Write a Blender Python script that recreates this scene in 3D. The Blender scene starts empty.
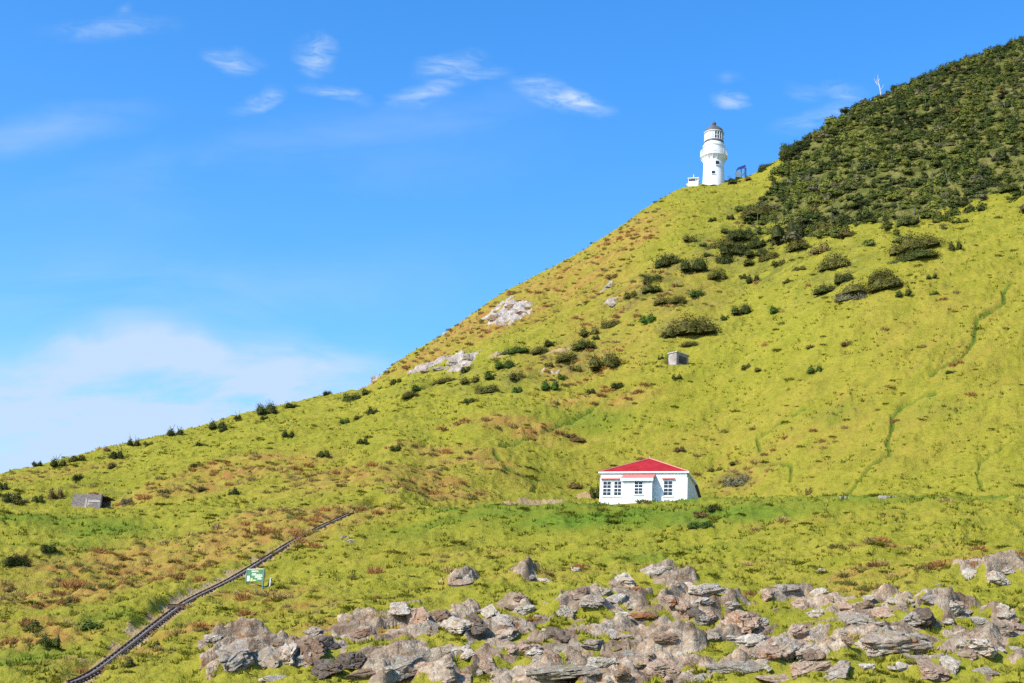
import bpy, bmesh, math, random, time
import numpy as np
from mathutils import Vector, Matrix
T0 = time.time()
random.seed(7)
RNG = np.random.default_rng(11)
rad = math.radians
scene = bpy.context.scene
COL = scene.collection

# ------------------------------------------------------------------ camera
F = 1400.0; W_, H_ = 1024, 683
CAM = np.array([0.0, 0.0, 3.0]); PITCH = rad(17.0); ROLL = rad(3.0)
fwd = np.array([0, math.cos(PITCH), math.sin(PITCH)])
rt0 = np.array([1.0, 0, 0]); up0 = np.cross(rt0, fwd)
rt = rt0*math.cos(ROLL) + up0*math.sin(ROLL)
up = -rt0*math.sin(ROLL) + up0*math.cos(ROLL)
cd = bpy.data.cameras.new('camera'); cam = bpy.data.objects.new('camera', cd); COL.objects.link(cam)
cd.sensor_width = 36; cd.lens = 36*F/W_; cd.clip_end = 30000; cd.clip_start = .5
M = Matrix(((rt[0], up[0], -fwd[0], CAM[0]), (rt[1], up[1], -fwd[1], CAM[1]), (rt[2], up[2], -fwd[2], CAM[2]), (0, 0, 0, 1)))
cam.matrix_world = M
scene.camera = cam

def ray(px, py):
    d = rt*((px-512)/F) + up*((341.5-py)/F) + fwd
    return d
def ray_az_t(px, py):
    d = ray(px, py); h = math.hypot(d[0], d[1])
    return math.atan2(d[0], d[1]), d[2]/h
def project(p):
    v = np.asarray(p, float)-CAM
    d = v@fwd
    return 512+F*(v@rt)/d, 341.5-F*(v@up)/d, d

# ------------------------------------------------------------------ noise
def _h(ix, iy, s):
    n = (ix.astype(np.int64)*374761393 + iy.astype(np.int64)*668265263 + s*1274126177) & 0xffffffff
    n = ((n ^ (n >> 13))*1274126177) & 0xffffffff
    return (n ^ (n >> 16)) & 0xffffffff
_PR = np.random.default_rng(2024)
_PT = np.concatenate([_PR.permutation(1024)]*2).astype(np.int32); _GA = _PR.uniform(0, 2*math.pi, 1024); _GX = np.cos(_GA).astype(np.float32)*1.5; _GY = np.sin(_GA).astype(np.float32)*1.5
def perlin(x, y, s=0):
    x = np.asarray(x, np.float64)+s*37.17; y = np.asarray(y, np.float64)-s*11.73
    fx = np.floor(x); fy = np.floor(y); ix = fx.astype(np.int32) & 1023; iy = fy.astype(np.int32) & 1023
    fx = (x-fx).astype(np.float32); fy = (y-fy).astype(np.float32)
    u = fx*fx*fx*(fx*(fx*6-15)+10); v = fy*fy*fy*(fy*(fy*6-15)+10)
    p0 = _PT[ix]; p1 = _PT[(ix+1) & 1023]; iy1 = (iy+1) & 1023
    def g(h, dx, dy): return _GX[h]*dx+_GY[h]*dy
    a = g(_PT[p0+iy], fx, fy); a += (g(_PT[p1+iy], fx-1, fy)-a)*u
    b = g(_PT[p0+iy1], fx, fy-1); b += (g(_PT[p1+iy1], fx-1, fy-1)-b)*u
    return a+(b-a)*v
def fbm(x, y, s=0, o=4, gain=.5):
    r = 0; a = 1; t = 0
    for k in range(o):
        r = r+a*perlin(x*2**k+k*17.3, y*2**k-k*9.1, s+k); t += a; a *= gain
    return r/t
def ridged(x, y, s=0, o=4):
    r = 0; a = 1; t = 0
    for k in range(o):
        r = r+a*(1-2*np.abs(perlin(x*2**k+k*7.7, y*2**k+k*3.1, s+k))); t += a; a *= .55
    return r/t
def cells(x, y, s=0):
    """voronoi: distance to nearest, per-cell random, edge measure"""
    ix = np.floor(x).astype(np.int64); iy = np.floor(y).astype(np.int64)
    d1 = np.full(x.shape, 9.0); d2 = np.full(x.shape, 9.0); rv = np.zeros(x.shape)
    for a in (-1, 0, 1):
        for b in (-1, 0, 1):
            h1 = _h(ix+a, iy+b, s)/4294967296.0; h2 = _h(ix+a, iy+b, s+31)/4294967296.0; h3 = _h(ix+a, iy+b, s+57)/4294967296.0
            d = np.hypot(ix+a+h1-x, iy+b+h2-y)
            n = d < d1
            d2 = np.where(n, d1, np.minimum(d2, d)); rv = np.where(n, h3, rv); d1 = np.where(n, d, d1)
    return d1, rv, d2-d1
def noise3(p, s=0):
    """3-D value noise, p (n,3)"""
    i = np.floor(p).astype(np.int64); f = p-i; f = f*f*(3-2*f)
    def hh(a, b, c): return _h(i[:, 0]+a + (i[:, 2]+c)*7919, i[:, 1]+b, s)/4294967296.0*2-1
    r = 0
    for a in (0, 1):
        for b in (0, 1):
            for c in (0, 1):
                w = (f[:, 0] if a else 1-f[:, 0])*(f[:, 1] if b else 1-f[:, 1])*(f[:, 2] if c else 1-f[:, 2])
                r = r+w*hh(a, b, c)
    return r
def sstep(a, b, x):
    t = np.clip((x-a)/(b-a), 0, 1); return t*t*(3-2*t)

# ------------------------------------------------------------------ terrain
def pchip(x, y, xq):
    """monotone cubic, x (K,), y (K,...)  -> per query"""
    x = np.asarray(x, float); y = np.asarray(y, float)
    h = np.diff(x); d = np.diff(y)/h
    m = np.zeros_like(y)
    for k in range(1, len(x)-1):
        if d[k-1]*d[k] > 0:
            w1 = 2*h[k]+h[k-1]; w2 = h[k]+2*h[k-1]
            m[k] = (w1+w2)/(w1/d[k-1]+w2/d[k])
    m[0] = d[0]; m[-1] = d[-1]
    i = np.clip(np.searchsorted(x, xq)-1, 0, len(x)-2)
    t = (xq-x[i])/h[i]
    t = np.where(xq < x[0], np.minimum(t, 0), t)
    return ((1+2*t)*(1-t)**2*y[i] + t*(1-t)**2*h[i]*m[i] + t*t*(3-2*t)*y[i+1] + t*t*(t-1)*h[i]*m[i+1])

def curve(pts):
    """pts: list of (px, py, r) -> functions of azimuth giving (t, r)"""
    a = []; 
    for px, py, r in pts:
        az, t = ray_az_t(px, py); a.append((az, t, r))
    a = np.array(sorted(a)); return a
FOOT = curve([(-400, 765, 92), (0, 765, 92), (500, 765, 86), (1024, 765, 84), (1450, 765, 84)])
ROCK = curve([(-400, 690, 118), (0, 683, 115), (250, 683, 108), (500, 683, 104), (800, 683, 103), (1024, 683, 103), (1450, 690, 103)])
LOW = curve([(-400, 640, 138), (0, 612, 138), (200, 606, 136), (400, 600, 132), (600, 596, 127), (800, 594, 127), (1024, 585, 128), (1450, 590, 128)])
MIDL = curve([(-400, 600, 165), (0, 549, 166), (110, 549, 164), (250, 548, 158), (400, 545, 152), (600, 541, 147), (800, 538, 147), (1024, 535, 147), (1450, 540, 147)])
LIP = curve([(-400, 590, 188), (-100, 520, 188), (0, 509, 188), (60, 508.5, 188), (110, 508, 186), (200, 512, 178), (300, 512, 173), (395, 511, 169), (450, 509.5, 166), (500, 507, 165),
             (560, 506, 164.5), (600, 505, 164), (645, 502.5, 163.5), (690, 500.5, 163), (750, 499, 163), (830, 498, 163), (1024, 499, 163), (1450, 500, 163)])
CREST = curve([(-400, 585, 215), (-200, 530, 228), (0, 475, 240), (50, 462, 244), (100, 450, 248), (150, 440, 252), (200, 429, 256), (250, 413, 260), (300, 402, 265), (340, 394, 270), (366, 388, 274), (378, 378, 277),
               (400, 361, 282), (430, 343, 288), (460, 323, 293), (500, 294, 299), (530, 279, 303), (560, 263, 308), (590, 245, 312), (620, 227, 316), (645, 209, 320), (665, 197, 323), (682, 189, 326),
               (700, 185, 328), (722, 182, 331), (745, 178, 334), (765, 168, 338), (782, 158, 342), (820, 133, 352), (860, 108, 362), (900, 90, 372), (950, 70, 385), (1000, 52, 398), (1024, 43, 404), (1150, 0, 420), (1450, -70, 440)])
# how much of a flat bench there is behind the lip, and how deep it is
BENCH = np.array([(ray_az_t(px, 505)[0], w, d) for px, w, d in
                  [(-400, 0, 9), (-60, .95, 8), (112, .95, 8), (160, 0, 12), (380, 0, 10), (440, .8, 9), (520, 1, 13), (590, 1, 18), (715, 1, 18), (800, 1, 12), (900, 1, 8), (1024, 1, 6), (1450, 1, 6)]])

NA_IN, NR = 1150, 1020
AZ = np.concatenate([np.linspace(rad(-38), rad(-21), 90)[:-1], np.linspace(rad(-21), rad(21.5), NA_IN), np.linspace(rad(21.5), rad(38), 90)[1:]])
RR = np.concatenate([np.linspace(55, 95, 50)[:-1], np.linspace(95, 150, 290)[:-1], np.linspace(150, 420, 700), np.linspace(420, 700, 82)[1:]])
NAZ, NRR = len(AZ), len(RR)
def base_terrain():
    out = np.zeros((NAZ, NRR))
    def ev(c, az): return pchip(c[:, 0], c[:, 1], az), pchip(c[:, 0], c[:, 2], az)
    C = [ev(c, AZ) for c in (FOOT, ROCK, LOW, MIDL, LIP, CREST)]
    bw = pchip(BENCH[:, 0], BENCH[:, 1], AZ); bd = pchip(BENCH[:, 0], BENCH[:, 2], AZ)
    for i in range(NAZ):
        rs = [55.0, 72.0]; zs = [-6.0, -.5]
        for (t, r) in C[:5]:
            rs.append(r[i]); zs.append(CAM[2]+t[i]*r[i])
        tc, rc = C[5][0][i], C[5][1][i]; zc = CAM[2]+tc*rc
        zl = zs[-1]; rl = rs[-1]
        slope = (zc-zl)/(rc-rl)
        r4 = rl+bd[i]; z4 = bw[i]*(zl+.12)+(1-bw[i])*(zl+slope*bd[i]*.95)
        rs.append(r4); zs.append(z4)
        n5 = 2
        for q in (.33, .66):
            rs.append(r4+(rc-r4)*q); zs.append(z4+(zc-z4)*(q+.035*math.sin(q*math.pi)*(1-.3*bw[i])))
        rs.append(rc); zs.append(zc)
        rs += [rc+14, rc+45, rc+170]; zs += [zc+1.0, zc-12, max(-6, zc-120)]
        if rs[-1] < 701: rs.append(701); zs.append(-8)
        rs = np.array(rs); zs = np.array(zs); ts = (zs-CAM[2])/rs
        out[i] = pchip(rs, ts, RR)*RR+CAM[2]
    # soften across the slope, except at the lip and the crest
    T = (out-CAM[2])/RR; kk = np.hanning(75)[1:-1]; kk /= kk.sum()
    Tp = np.pad(T, ((36, 36), (0, 0)), 'edge'); S_ = sum(kk[q]*Tp[q:q+NAZ] for q in range(73))
    rl, rc = C[4][1][:, None], C[5][1][:, None]
    w = sstep(rl+4, rl+22, RR[None, :])*(1-sstep(rc-22, rc-6, RR[None, :]))
    return CAM[2]+RR*(T*(1-w)+S_*w)
Z = base_terrain()
X = np.sin(AZ)[:, None]*RR[None, :]; Y = np.cos(AZ)[:, None]*RR[None, :]

def lookup(A, x, y):
    az = np.arctan2(x, y); r = np.hypot(x, y)
    fi = np.interp(az, AZ, np.arange(NAZ)); fj = np.interp(r, RR, np.arange(NRR))
    i = np.clip(fi.astype(int), 0, NAZ-2); j = np.clip(fj.astype(int), 0, NRR-2); u = fi-i; v = fj-j
    return (A[i, j]*(1-u)+A[i+1, j]*u)*(1-v)+(A[i, j+1]*(1-u)+A[i+1, j+1]*u)*v
def Hgt(x, y): return float(lookup(Z, np.array([x]), np.array([y]))[0])
RS = np.linspace(60, 470, 3300)
def at(px, py, extra=0.0):
    """the point of the hill seen at a place of the photograph"""
    az, t = ray_az_t(px, py)
    xs = math.sin(az)*RS; ys = math.cos(az)*RS
    zz = lookup(Z, xs, ys); tt = (zz-CAM[2])/RS
    hit = np.nonzero(tt >= t)[0]
    k = hit[0] if len(hit) else int(np.argmax(tt[:3000]))
    r = RS[k]+extra
    x, y = math.sin(az)*r, math.cos(az)*r
    return np.array([x, y, Hgt(x, y)])
def mpp(p): return project(p)[2]/F

# masks painted on the ground as patches at world places: (px, py, radius px across, radius px up the slope, weight)
def patch_mask(lst):
    m = np.zeros_like(Z)
    for px, py, a, b, w in lst:
        p = at(px, py); q = mpp(p)
        L = b*q/.40
        d = p[:2]/np.linalg.norm(p[:2])          # up the slope
        R_ = 2.2*max(a*q, L); rp = math.hypot(p[0], p[1]); ap = math.atan2(p[0], p[1])
        i0, i1 = np.searchsorted(AZ, (ap-R_/(rp-R_), ap+R_/(rp-R_))) if rp > R_*1.5 else (0, NAZ); j0, j1 = np.searchsorted(RR, (rp-R_, rp+R_))
        sl = (slice(i0, i1), slice(j0, j1)); dx = X[sl]-p[0]; dy = Y[sl]-p[1]
        u = (dx*d[1]-dy*d[0])/(a*q); v = (dx*d[0]+dy*d[1])/L
        m[sl] = np.maximum(m[sl], w*np.exp(-(u*u+v*v)**1.5*.7))
    return m
ROCKP = [(234, 664, 40, 22, 1), (300, 660, 45, 22, 1), (355, 650, 30, 28, .9), (410, 640, 30, 38, .9), (400, 672, 60, 16, 1), (455, 630, 35, 25, .9), (500, 640, 40, 45, .85), (560, 650, 50, 40, .9), (590, 605, 40, 16, .9),
         (625, 590, 25, 24, .85), (665, 575, 30, 9, .7), (640, 650, 60, 40, .9), (700, 604, 40, 18, .9), (745, 630, 40, 25, .85), (800, 600, 40, 16, .8), (800, 660, 60, 30, 1), (865, 612, 40, 20, .9), (890, 648, 55, 25, .9),
         (960, 612, 40, 16, .8), (965, 650, 50, 28, .8), (1010, 640, 30, 40, .7), (985, 575, 32, 12, .85), (700, 675, 60, 14, .9), (460, 582, 22, 9, .7), (525, 575, 22, 10, .45), (640, 615, 25, 12, .8),
         (1000, 675, 40, 12, .6), (560, 680, 120, 10, 1), (920, 675, 40, 12, .7)]
ROCKH = [(508, 313, 22, 16, 1.05), (462, 361, 15, 13, 1.05), (430, 368, 20, 9, .95), (375, 370, 8, 10, .8), (500, 350, 14, 6, .5), (612, 303, 7, 6, .7), (607, 285, 10, 7, .5), (555, 372, 16, 5, .5), (455, 330, 20, 10, .35),
         (404, 468, 10, 5, .3), (350, 541, 9, 5, .7), (70, 555, 20, 6, .5), (180, 590, 20, 6, .5)]
DRYP = [(60, 590, 100, 24, 1.1), (150, 560, 90, 27, 1.1), (230, 540, 90, 24, 1.1), (300, 520, 80, 20, 1.0), (250, 470, 70, 18, .75), (60, 470, 60, 10, .5), (330, 480, 60, 18, .8), (420, 492, 60, 16, .75), (480, 470, 50, 10, .7),
        (440, 455, 50, 5, .8), (520, 425, 60, 5, .8), (600, 400, 50, 6, .6), (560, 285, 60, 30, .8), (480, 325, 60, 24, .85), (420, 360, 40, 14, .75), (620, 240, 40, 20, .8), (640, 300, 70, 40, .45), (580, 360, 60, 30, .5), (180, 490, 60, 14, .8),
        (880, 570, 60, 12, .6), (380, 640, 80, 14, .65), (300, 620, 50, 14, .4), (820, 590, 80, 10, .5), (970, 560, 60, 10, .4), (30, 640, 60, 20, .6), (200, 640, 60, 16, .6), (100, 670, 60, 14, .6), (270, 600, 60, 12, .5), (640, 562, 140, 5, .28), (500, 580, 80, 8, .35), (900, 548, 100, 4, .25), (440, 552, 80, 7, .35), (950, 330, 90, 40, .18), (800, 440, 200, 30, .2), (740, 480, 22, 8, .7), (820, 522, 120, 2, .3)]
LUSHP = [(600, 516, 90, 10, 1), (520, 512, 70, 8, .8), (720, 512, 90, 10, .9), (850, 504, 120, 4, .55), (980, 505, 80, 4, .4), (430, 525, 50, 8, .6), (390, 540, 40, 6, .4), (40, 520, 70, 9, .7), (110, 525, 40, 12, .8), (30, 660, 40, 25, .8), (60, 545, 60, 10, .5),
         (640, 553, 30, 8, .6), (760, 650, 25, 10, .6), (590, 418, 40, 6, .5), (835, 412, 20, 4, .6), (940, 412, 30, 5, .4), (100, 625, 40, 8, .6), (700, 545, 60, 6, .25)]
SANDP = [(588, 497, 12, 2.4, 1), (610, 360, 8, 5, .4), (850, 497.0, 60, .8, .5), (116, 501, 10, 3, .5), (130, 492, 12, 3, .5), (255, 586, 30, 3, .6), (560, 350, 16, 5, .7), (500, 352, 14, 5, .8), (12, 505, 10, 4, .5)]
m_rock0 = patch_mask(ROCKP); m_rockh = patch_mask(ROCKH); m_dry = patch_mask(DRYP); m_lush = patch_mask(LUSHP); m_sand = patch_mask(SANDP)

# world polyline helper: distance of every grid point to a polyline
def poly_pts(pix): return np.array([at(*p) for p in pix])
def poly_dist(P, sub=None):
    d = np.full(Z.shape, 1e9)
    lo = P[:, :2].min(0)-6; hi = P[:, :2].max(0)+6
    m = (X > lo[0]) & (X < hi[0]) & (Y > lo[1]) & (Y < hi[1])
    xs, ys = X[m], Y[m]; dd = np.full(xs.shape, 1e9)
    for a, b in zip(P[:-1], P[1:]):
        v = (b-a)[:2]; L = v@v
        t = np.clip(((xs-a[0])*v[0]+(ys-a[1])*v[1])/L, 0, 1)
        dd = np.minimum(dd, np.hypot(xs-a[0]-t*v[0], ys-a[1]-t*v[1]))
    d[m] = dd; return d
PATHS = [([(1012, 283), (1003, 292), (1004, 302), (985, 314), (977, 319), (974, 340), (961, 357), (945, 366), (932, 375)], .26), ([(935, 393), (905, 405), (891, 416), (893, 425), (887, 443), (890, 455), (868, 468), (858, 480), (846, 494)], .24),
         ([(1018, 437), (1000, 448), (980, 462), (977, 474), (983, 490)], .18), ([(760, 450), (757, 438), (780, 422), (805, 408)], .22), ([(495, 452), (510, 470), (537, 484), (533, 492)], .3),
         ([(500, 446), (545, 430), (600, 402)], .28), ([(790, 480), (792, 466), (770, 465)], .18)]
TRACK = np.array([at(px, py) for px, py in [(70, 690), (122, 650), (180, 605.5), (232, 578), (300, 536.5), (378, 499.5)]])
TRACK_T = TRACK.copy()
# straighten the track in plan and grade
s = np.linspace(0, 1, 120)
L_ = np.concatenate([[0], np.cumsum(np.linalg.norm(np.diff(TRACK[:, :2], axis=0), axis=1))]); L_ /= L_[-1]
tx = pchip(L_, TRACK[:, 0], s); ty = pchip(L_, TRACK[:, 1], s)
tz = lookup(Z, tx, ty); k = np.ones(25)/25; tz = np.convolve(np.pad(tz, 12, 'edge'), k, 'valid')
TRK = np.stack([tx, ty, tz], 1)

d_track = poly_dist(TRK)
DRA = math.atan2(TRK[-1, 1]-TRK[0, 1], TRK[-1, 0]-TRK[0, 0]); CA_, SA_ = math.cos(DRA), math.sin(DRA)
DRD = rad(27); CD_, SD_ = math.cos(DRD), math.sin(DRD)
def drift(x, y, l, w): return (x*CD_+y*SD_)/l, (-x*SD_+y*CD_)/w
# detail
flat = np.zeros_like(Z)
HOUSE_AZ = ray_az_t(643, 500)[0]
HC = at(643, 506) * 1.0
HR = float(np.interp(HOUSE_AZ, LIP[:, 0], LIP[:, 2]))
hx, hy = math.sin(HOUSE_AZ)*(HR+9), math.cos(HOUSE_AZ)*(HR+9)
flat = np.maximum(flat, 1-sstep(9, 13, np.hypot(X-hx, Y-hy)))
flat = np.maximum(flat, 1-sstep(.8, 2.2, d_track))
keep = 1-flat
rc_az = pchip(CREST[:, 0], CREST[:, 2], AZ)[:, None]
edge = .3+.7*sstep(0, 30, np.abs(RR[None, :]-rc_az))
rl_az = pchip(LIP[:, 0], LIP[:, 2], AZ)[:, None]
edge = edge*(.25+.75*sstep(1, 9, np.abs(RR[None, :]-rl_az)))
und = fbm(*drift(X, Y, 40, 17), 3, 3)*2.0*edge
und += fbm(*drift(X, Y, 11, 5), 9, 3)*.85*(.3+.7*edge)
# little terraces trodden along the contours
zz = Z+fbm(X/9, Y/9, 21, 2)*1.5
terr = (np.abs(((zz/1.15) % 1)-.5)-.25)*.5*(.4+.6*sstep(-.3, .4, fbm(X/18, Y/18, 25, 2)))*sstep(rl_az+8, rl_az+24, RR[None, :]+0*Z)
grass = fbm(X/2.4, Y/1.5, 31, 3)*.46 + np.maximum(0, perlin(X/.95, Y/.75, 37)+.1)*.28*(.5+.9*sstep(-.2, .3, fbm(X/9, Y/7, 39, 2))) + fbm(*drift(X, Y, 7, 1.7), 35, 3)*.42*edge
m_dryn = np.clip(m_dry*1.3*(.35+1.0*sstep(-.25, .3, fbm(*drift(X, Y, 9, 2.4), 41, 4)+.2*perlin(X/11, Y/9, 43))), 0, 1)
grass += sstep(.25, .8, m_dryn)*np.maximum(0, perlin(X/1.5, Y/1.1, 47))*.5
Z0 = Z.copy()
Z = Z+keep*(und+terr+grass)
# rock: broken strata that dip across the slope
edge_n = fbm(X/2.6, Y/2.0, 51, 4); edge_h = fbm((X*.8-Y*.6)/2.2, (X*.6+Y*.8)/7, 53, 4)
ca, sa = math.cos(rad(32)), math.sin(rad(32))
U = X*ca+Y*sa; V = -X*sa+Y*ca
wob = fbm(U/7, V/5, 57, 3)
def ledges(wd, wb, s, ln):
    ph = V/wd+wb; k = np.floor(ph); fr = ph-k
    amp = np.clip(.55+1.5*perlin(U/ln+k*3.7, k*5.3, s), 0, 1.5)
    return (sstep(0, .24, fr)-sstep(.3, 1, fr))*amp, fr, amp
L1, fr1_, am1 = ledges(3.6, wob*.75, 63, 9.0)
L2, fr2_, am2 = ledges(1.3, wob*1.8+fbm(U/4, V/3, 59, 2)*.5, 69, 4.0)
m_rock = sstep(.40, .58, m_rock0*.92+edge_n*.75+.22*(am1-.5)*(fr1_ < .6)-.30*sstep(.5, .85, fr1_))*sstep(.08, .3, m_rock0)
m_rh = sstep(.42, .6, m_rockh*.78+edge_h*.8+edge_n*.5)*sstep(.1, .3, m_rockh)
ca, sa = math.cos(rad(32)), math.sin(rad(32))
U = X*ca+Y*sa*1.2; V = -X*sa+Y*ca
wob = fbm(X/5, Y/5, 57, 2)
rk = (m_rock > .01) | (m_rh > .01); Ur, Vr, wr, Xr, Yr = U[rk], V[rk], wob[rk], X[rk], Y[rk]
d1, rv, ed = cells(Ur/4.2+wr*.8, Vr/1.9+wr, 61)
d1b, rvb, edb = cells(Ur/1.5+wr, Vr/.8-wr, 67)
rock_h = L1[rk]*.25 + L2[rk]*.30 + (rvb-.5)*.16*sstep(0, .4, edb) - .14*(1-sstep(0, .16, edb)) + ridged(Ur/2.6, Vr/1.0, 71, 4)*.13-.05
scar_h = (rv-.5)*.5*sstep(0, .3, ed)+(rvb-.5)*.3+ridged((Xr*.8-Yr*.6)/1.5, (Xr*.6+Yr*.8)/6, 75, 3)*.6
Z += keep*sstep(.1, .6, m_rock0)*L1*.85
Z[rk] += keep[rk]*(m_rock[rk]*rock_h+m_rh[rk]*scar_h)
# trodden furrows and the cut of the tramway
m_path = np.zeros_like(Z)
for pix, wd in PATHS:
    P = poly_pts(pix); d = poly_dist(P+0)+fbm(X/1.5, Y/1.5, 83, 3)*.28
    f = 1-sstep(wd*.4, wd*1.6, d)
    Z = Z-f*(.35+wd*.5); m_path = np.maximum(m_path, f*min(1, .5+wd*1.4)*sstep(-.7, -.1, fbm(X/5, Y/5, 85, 2)))
f = 1-sstep(.65, 1.7, d_track)
tz_at = np.zeros_like(Z); m = d_track < 3
for_pts = np.argmin((X[m][:, None]-TRK[None, :, 0])**2+(Y[m][:, None]-TRK[None, :, 1])**2, axis=1)
tz_at[m] = TRK[for_pts, 2]
Z = np.where(m, Z*(1-f)+f*(tz_at-.22), Z)
sd_ = (-X*SA_+Y*CA_)-np.mean(-TRK[:, 0]*SA_+TRK[:, 1]*CA_)
m_bank = (1-sstep(.6, 1.6, d_track*np.where(sd_ > 0, .8, 1.25)+fbm(X/1.8, Y/1.8, 87, 3)*1.2))*sstep(-.5, 0, fbm(X/4, Y/4, 89, 2)+.1)*(.6+.4*(RR[None, :] < 150))
cb = poly_dist(poly_pts([(508, 503.6), (525, 502.8), (545, 502), (562, 501)]))
m_bank = np.maximum(m_bank, 1-sstep(.2, 1.4, cb+fbm(X/1.6, Y/1.6, 88, 3)*1.0))
RUINP = at(85, 509, 1.0); SIGNP = at(255, 588)
HUTP = at(676.3, 365.0)
dh = np.hypot(X-HUTP[0]-1.2, Y-HUTP[1]-1.4); f = (1-sstep(2.0, 3.6, dh))*(Z > HUTP[2])
Z = Z*(1-f)+HUTP[2]*f
dl = RR[None, :]-rl_az+fbm(X/3, Y/3, 161, 3)*1.6; azl = AZ[:, None]
strip = sstep(-4.5, -1.5, dl)*(1-sstep(1.0, 3.0, dl))*sstep(ray_az_t(385, 510)[0], ray_az_t(450, 510)[0], azl)*(.55+.5*sstep(-.2, .3, fbm(X/7, Y/7, 163, 2)))
m_lush = np.maximum(m_lush, strip*.9)
print('terrain', time.time()-T0)

# ------------------------------------------------------------------ mesh / object helpers
def mesh_np(name, V, Fc, attrs=None, smooth=False):
    me = bpy.data.meshes.new(name)
    V = np.ascontiguousarray(V, np.float32); Fc = np.ascontiguousarray(Fc, np.int32); n, k = Fc.shape
    me.vertices.add(len(V)); me.vertices.foreach_set('co', V.ravel())
    me.loops.add(n*k); me.loops.foreach_set('vertex_index', Fc.ravel())
    me.polygons.add(n); me.polygons.foreach_set('loop_start', np.arange(0, n*k, k, dtype=np.int32))
    me.polygons.foreach_set('use_smooth', np.full(n, smooth, bool))
    me.update(calc_edges=True)
    for nm, C in (attrs or {}).items():
        a = me.attributes.new(nm, 'FLOAT_COLOR', 'POINT'); a.data.foreach_set('color', np.ascontiguousarray(C, np.float32).ravel())
    return me
def tag(o, label=None, cat=None, group=None, kind=None):
    if label: o['label'] = label
    if cat: o['category'] = cat
    if group: o['group'] = group
    if kind: o['kind'] = kind
    return o
def link(name, me, mat=None, parent=None):
    o = bpy.data.objects.new(name, me); COL.objects.link(o)
    if mat is not None and not len(me.materials): me.materials.append(mat)
    if parent is not None: o.parent = parent
    return o
def empty(name, loc, rz=0):
    o = bpy.data.objects.new(name, None); COL.objects.link(o); o.location = loc; o.rotation_euler = (0, 0, rz); return o
class MB:
    """collects shapes, then becomes one mesh object"""
    def __init__(s): s.bm = bmesh.new()
    def box(s, lo, hi, bevel=0):
        v = [s.bm.verts.new((x, y, z)) for z in (lo[2], hi[2]) for y in (lo[1], hi[1]) for x in (lo[0], hi[0])]
        for f in ((0, 2, 3, 1), (4, 5, 7, 6), (0, 1, 5, 4), (2, 6, 7, 3), (0, 4, 6, 2), (1, 3, 7, 5)): s.bm.faces.new([v[i] for i in f])
        return s
    def hexa(s, pts):
        v = [s.bm.verts.new(p) for p in pts]
        for f in ((0, 3, 2, 1), (4, 5, 6, 7), (0, 1, 5, 4), (1, 2, 6, 5), (2, 3, 7, 6), (3, 0, 4, 7)): s.bm.faces.new([v[i] for i in f])
        return s
    def poly(s, pts): s.bm.faces.new([s.bm.verts.new(p) for p in pts]); return s
    def bar(s, a, b, w, h=None):
        a = Vector(a); b = Vector(b); h = h or w; d = (b-a).normalized(); n = Vector((0, 0, 1)) if abs(d.z) < .95 else Vector((1, 0, 0))
        x = d.cross(n).normalized()*w/2; z = x.cross(d).normalized()*h/2
        return s.hexa([a-x-z, a+x-z, a+x+z, a-x+z, b-x-z, b+x-z, b+x+z, b-x+z])
    def tube(s, pts, rr, n=8):
        rings = []
        for i, p in enumerate(pts):
            p = Vector(p); d = (Vector(pts[min(i+1, len(pts)-1)])-Vector(pts[max(i-1, 0)])).normalized()
            q = Vector((1, 0, 0)) if abs(d.x) < .9 else Vector((0, 1, 0)); a = d.cross(q).normalized(); b = d.cross(a)
            r = rr[i] if hasattr(rr, '__len__') else rr
            rings.append([s.bm.verts.new(p+(a*math.cos(t)+b*math.sin(t))*r) for t in (2*math.pi*k/n for k in range(n))])
        for A, B in zip(rings[:-1], rings[1:]):
            for k in range(n): s.bm.faces.new((A[k], A[(k+1) % n], B[(k+1) % n], B[k]))
        s.bm.faces.new(rings[0][::-1]); s.bm.faces.new(rings[-1]); return s
    def lathe(s, prof, n=48, cx=0, cy=0):
        rings = [[s.bm.verts.new((cx+r*math.cos(2*math.pi*k/n), cy+r*math.sin(2*math.pi*k/n), z)) for k in range(n)] for r, z in prof]
        for A, B in zip(rings[:-1], rings[1:]):
            for k in range(n): s.bm.faces.new((A[k], A[(k+1) % n], B[(k+1) % n], B[k]))
        s.bm.faces.new(rings[0][::-1]); s.bm.faces.new(rings[-1]); return s
    def build(s, name, mat, parent=None, smooth=False, bevel=0):
        if bevel: bmesh.ops.bevel(s.bm, geom=s.bm.edges[:], offset=bevel, segments=2, affect='EDGES', profile=.5)
        bmesh.ops.recalc_face_normals(s.bm, faces=s.bm.faces)
        me = bpy.data.meshes.new(name); s.bm.to_mesh(me); s.bm.free()
        if smooth:
            me.polygons.foreach_set('use_smooth', [True]*len(me.polygons)); me.set_sharp_from_angle(angle=rad(35))
        return link(name, me, mat, parent)

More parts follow.
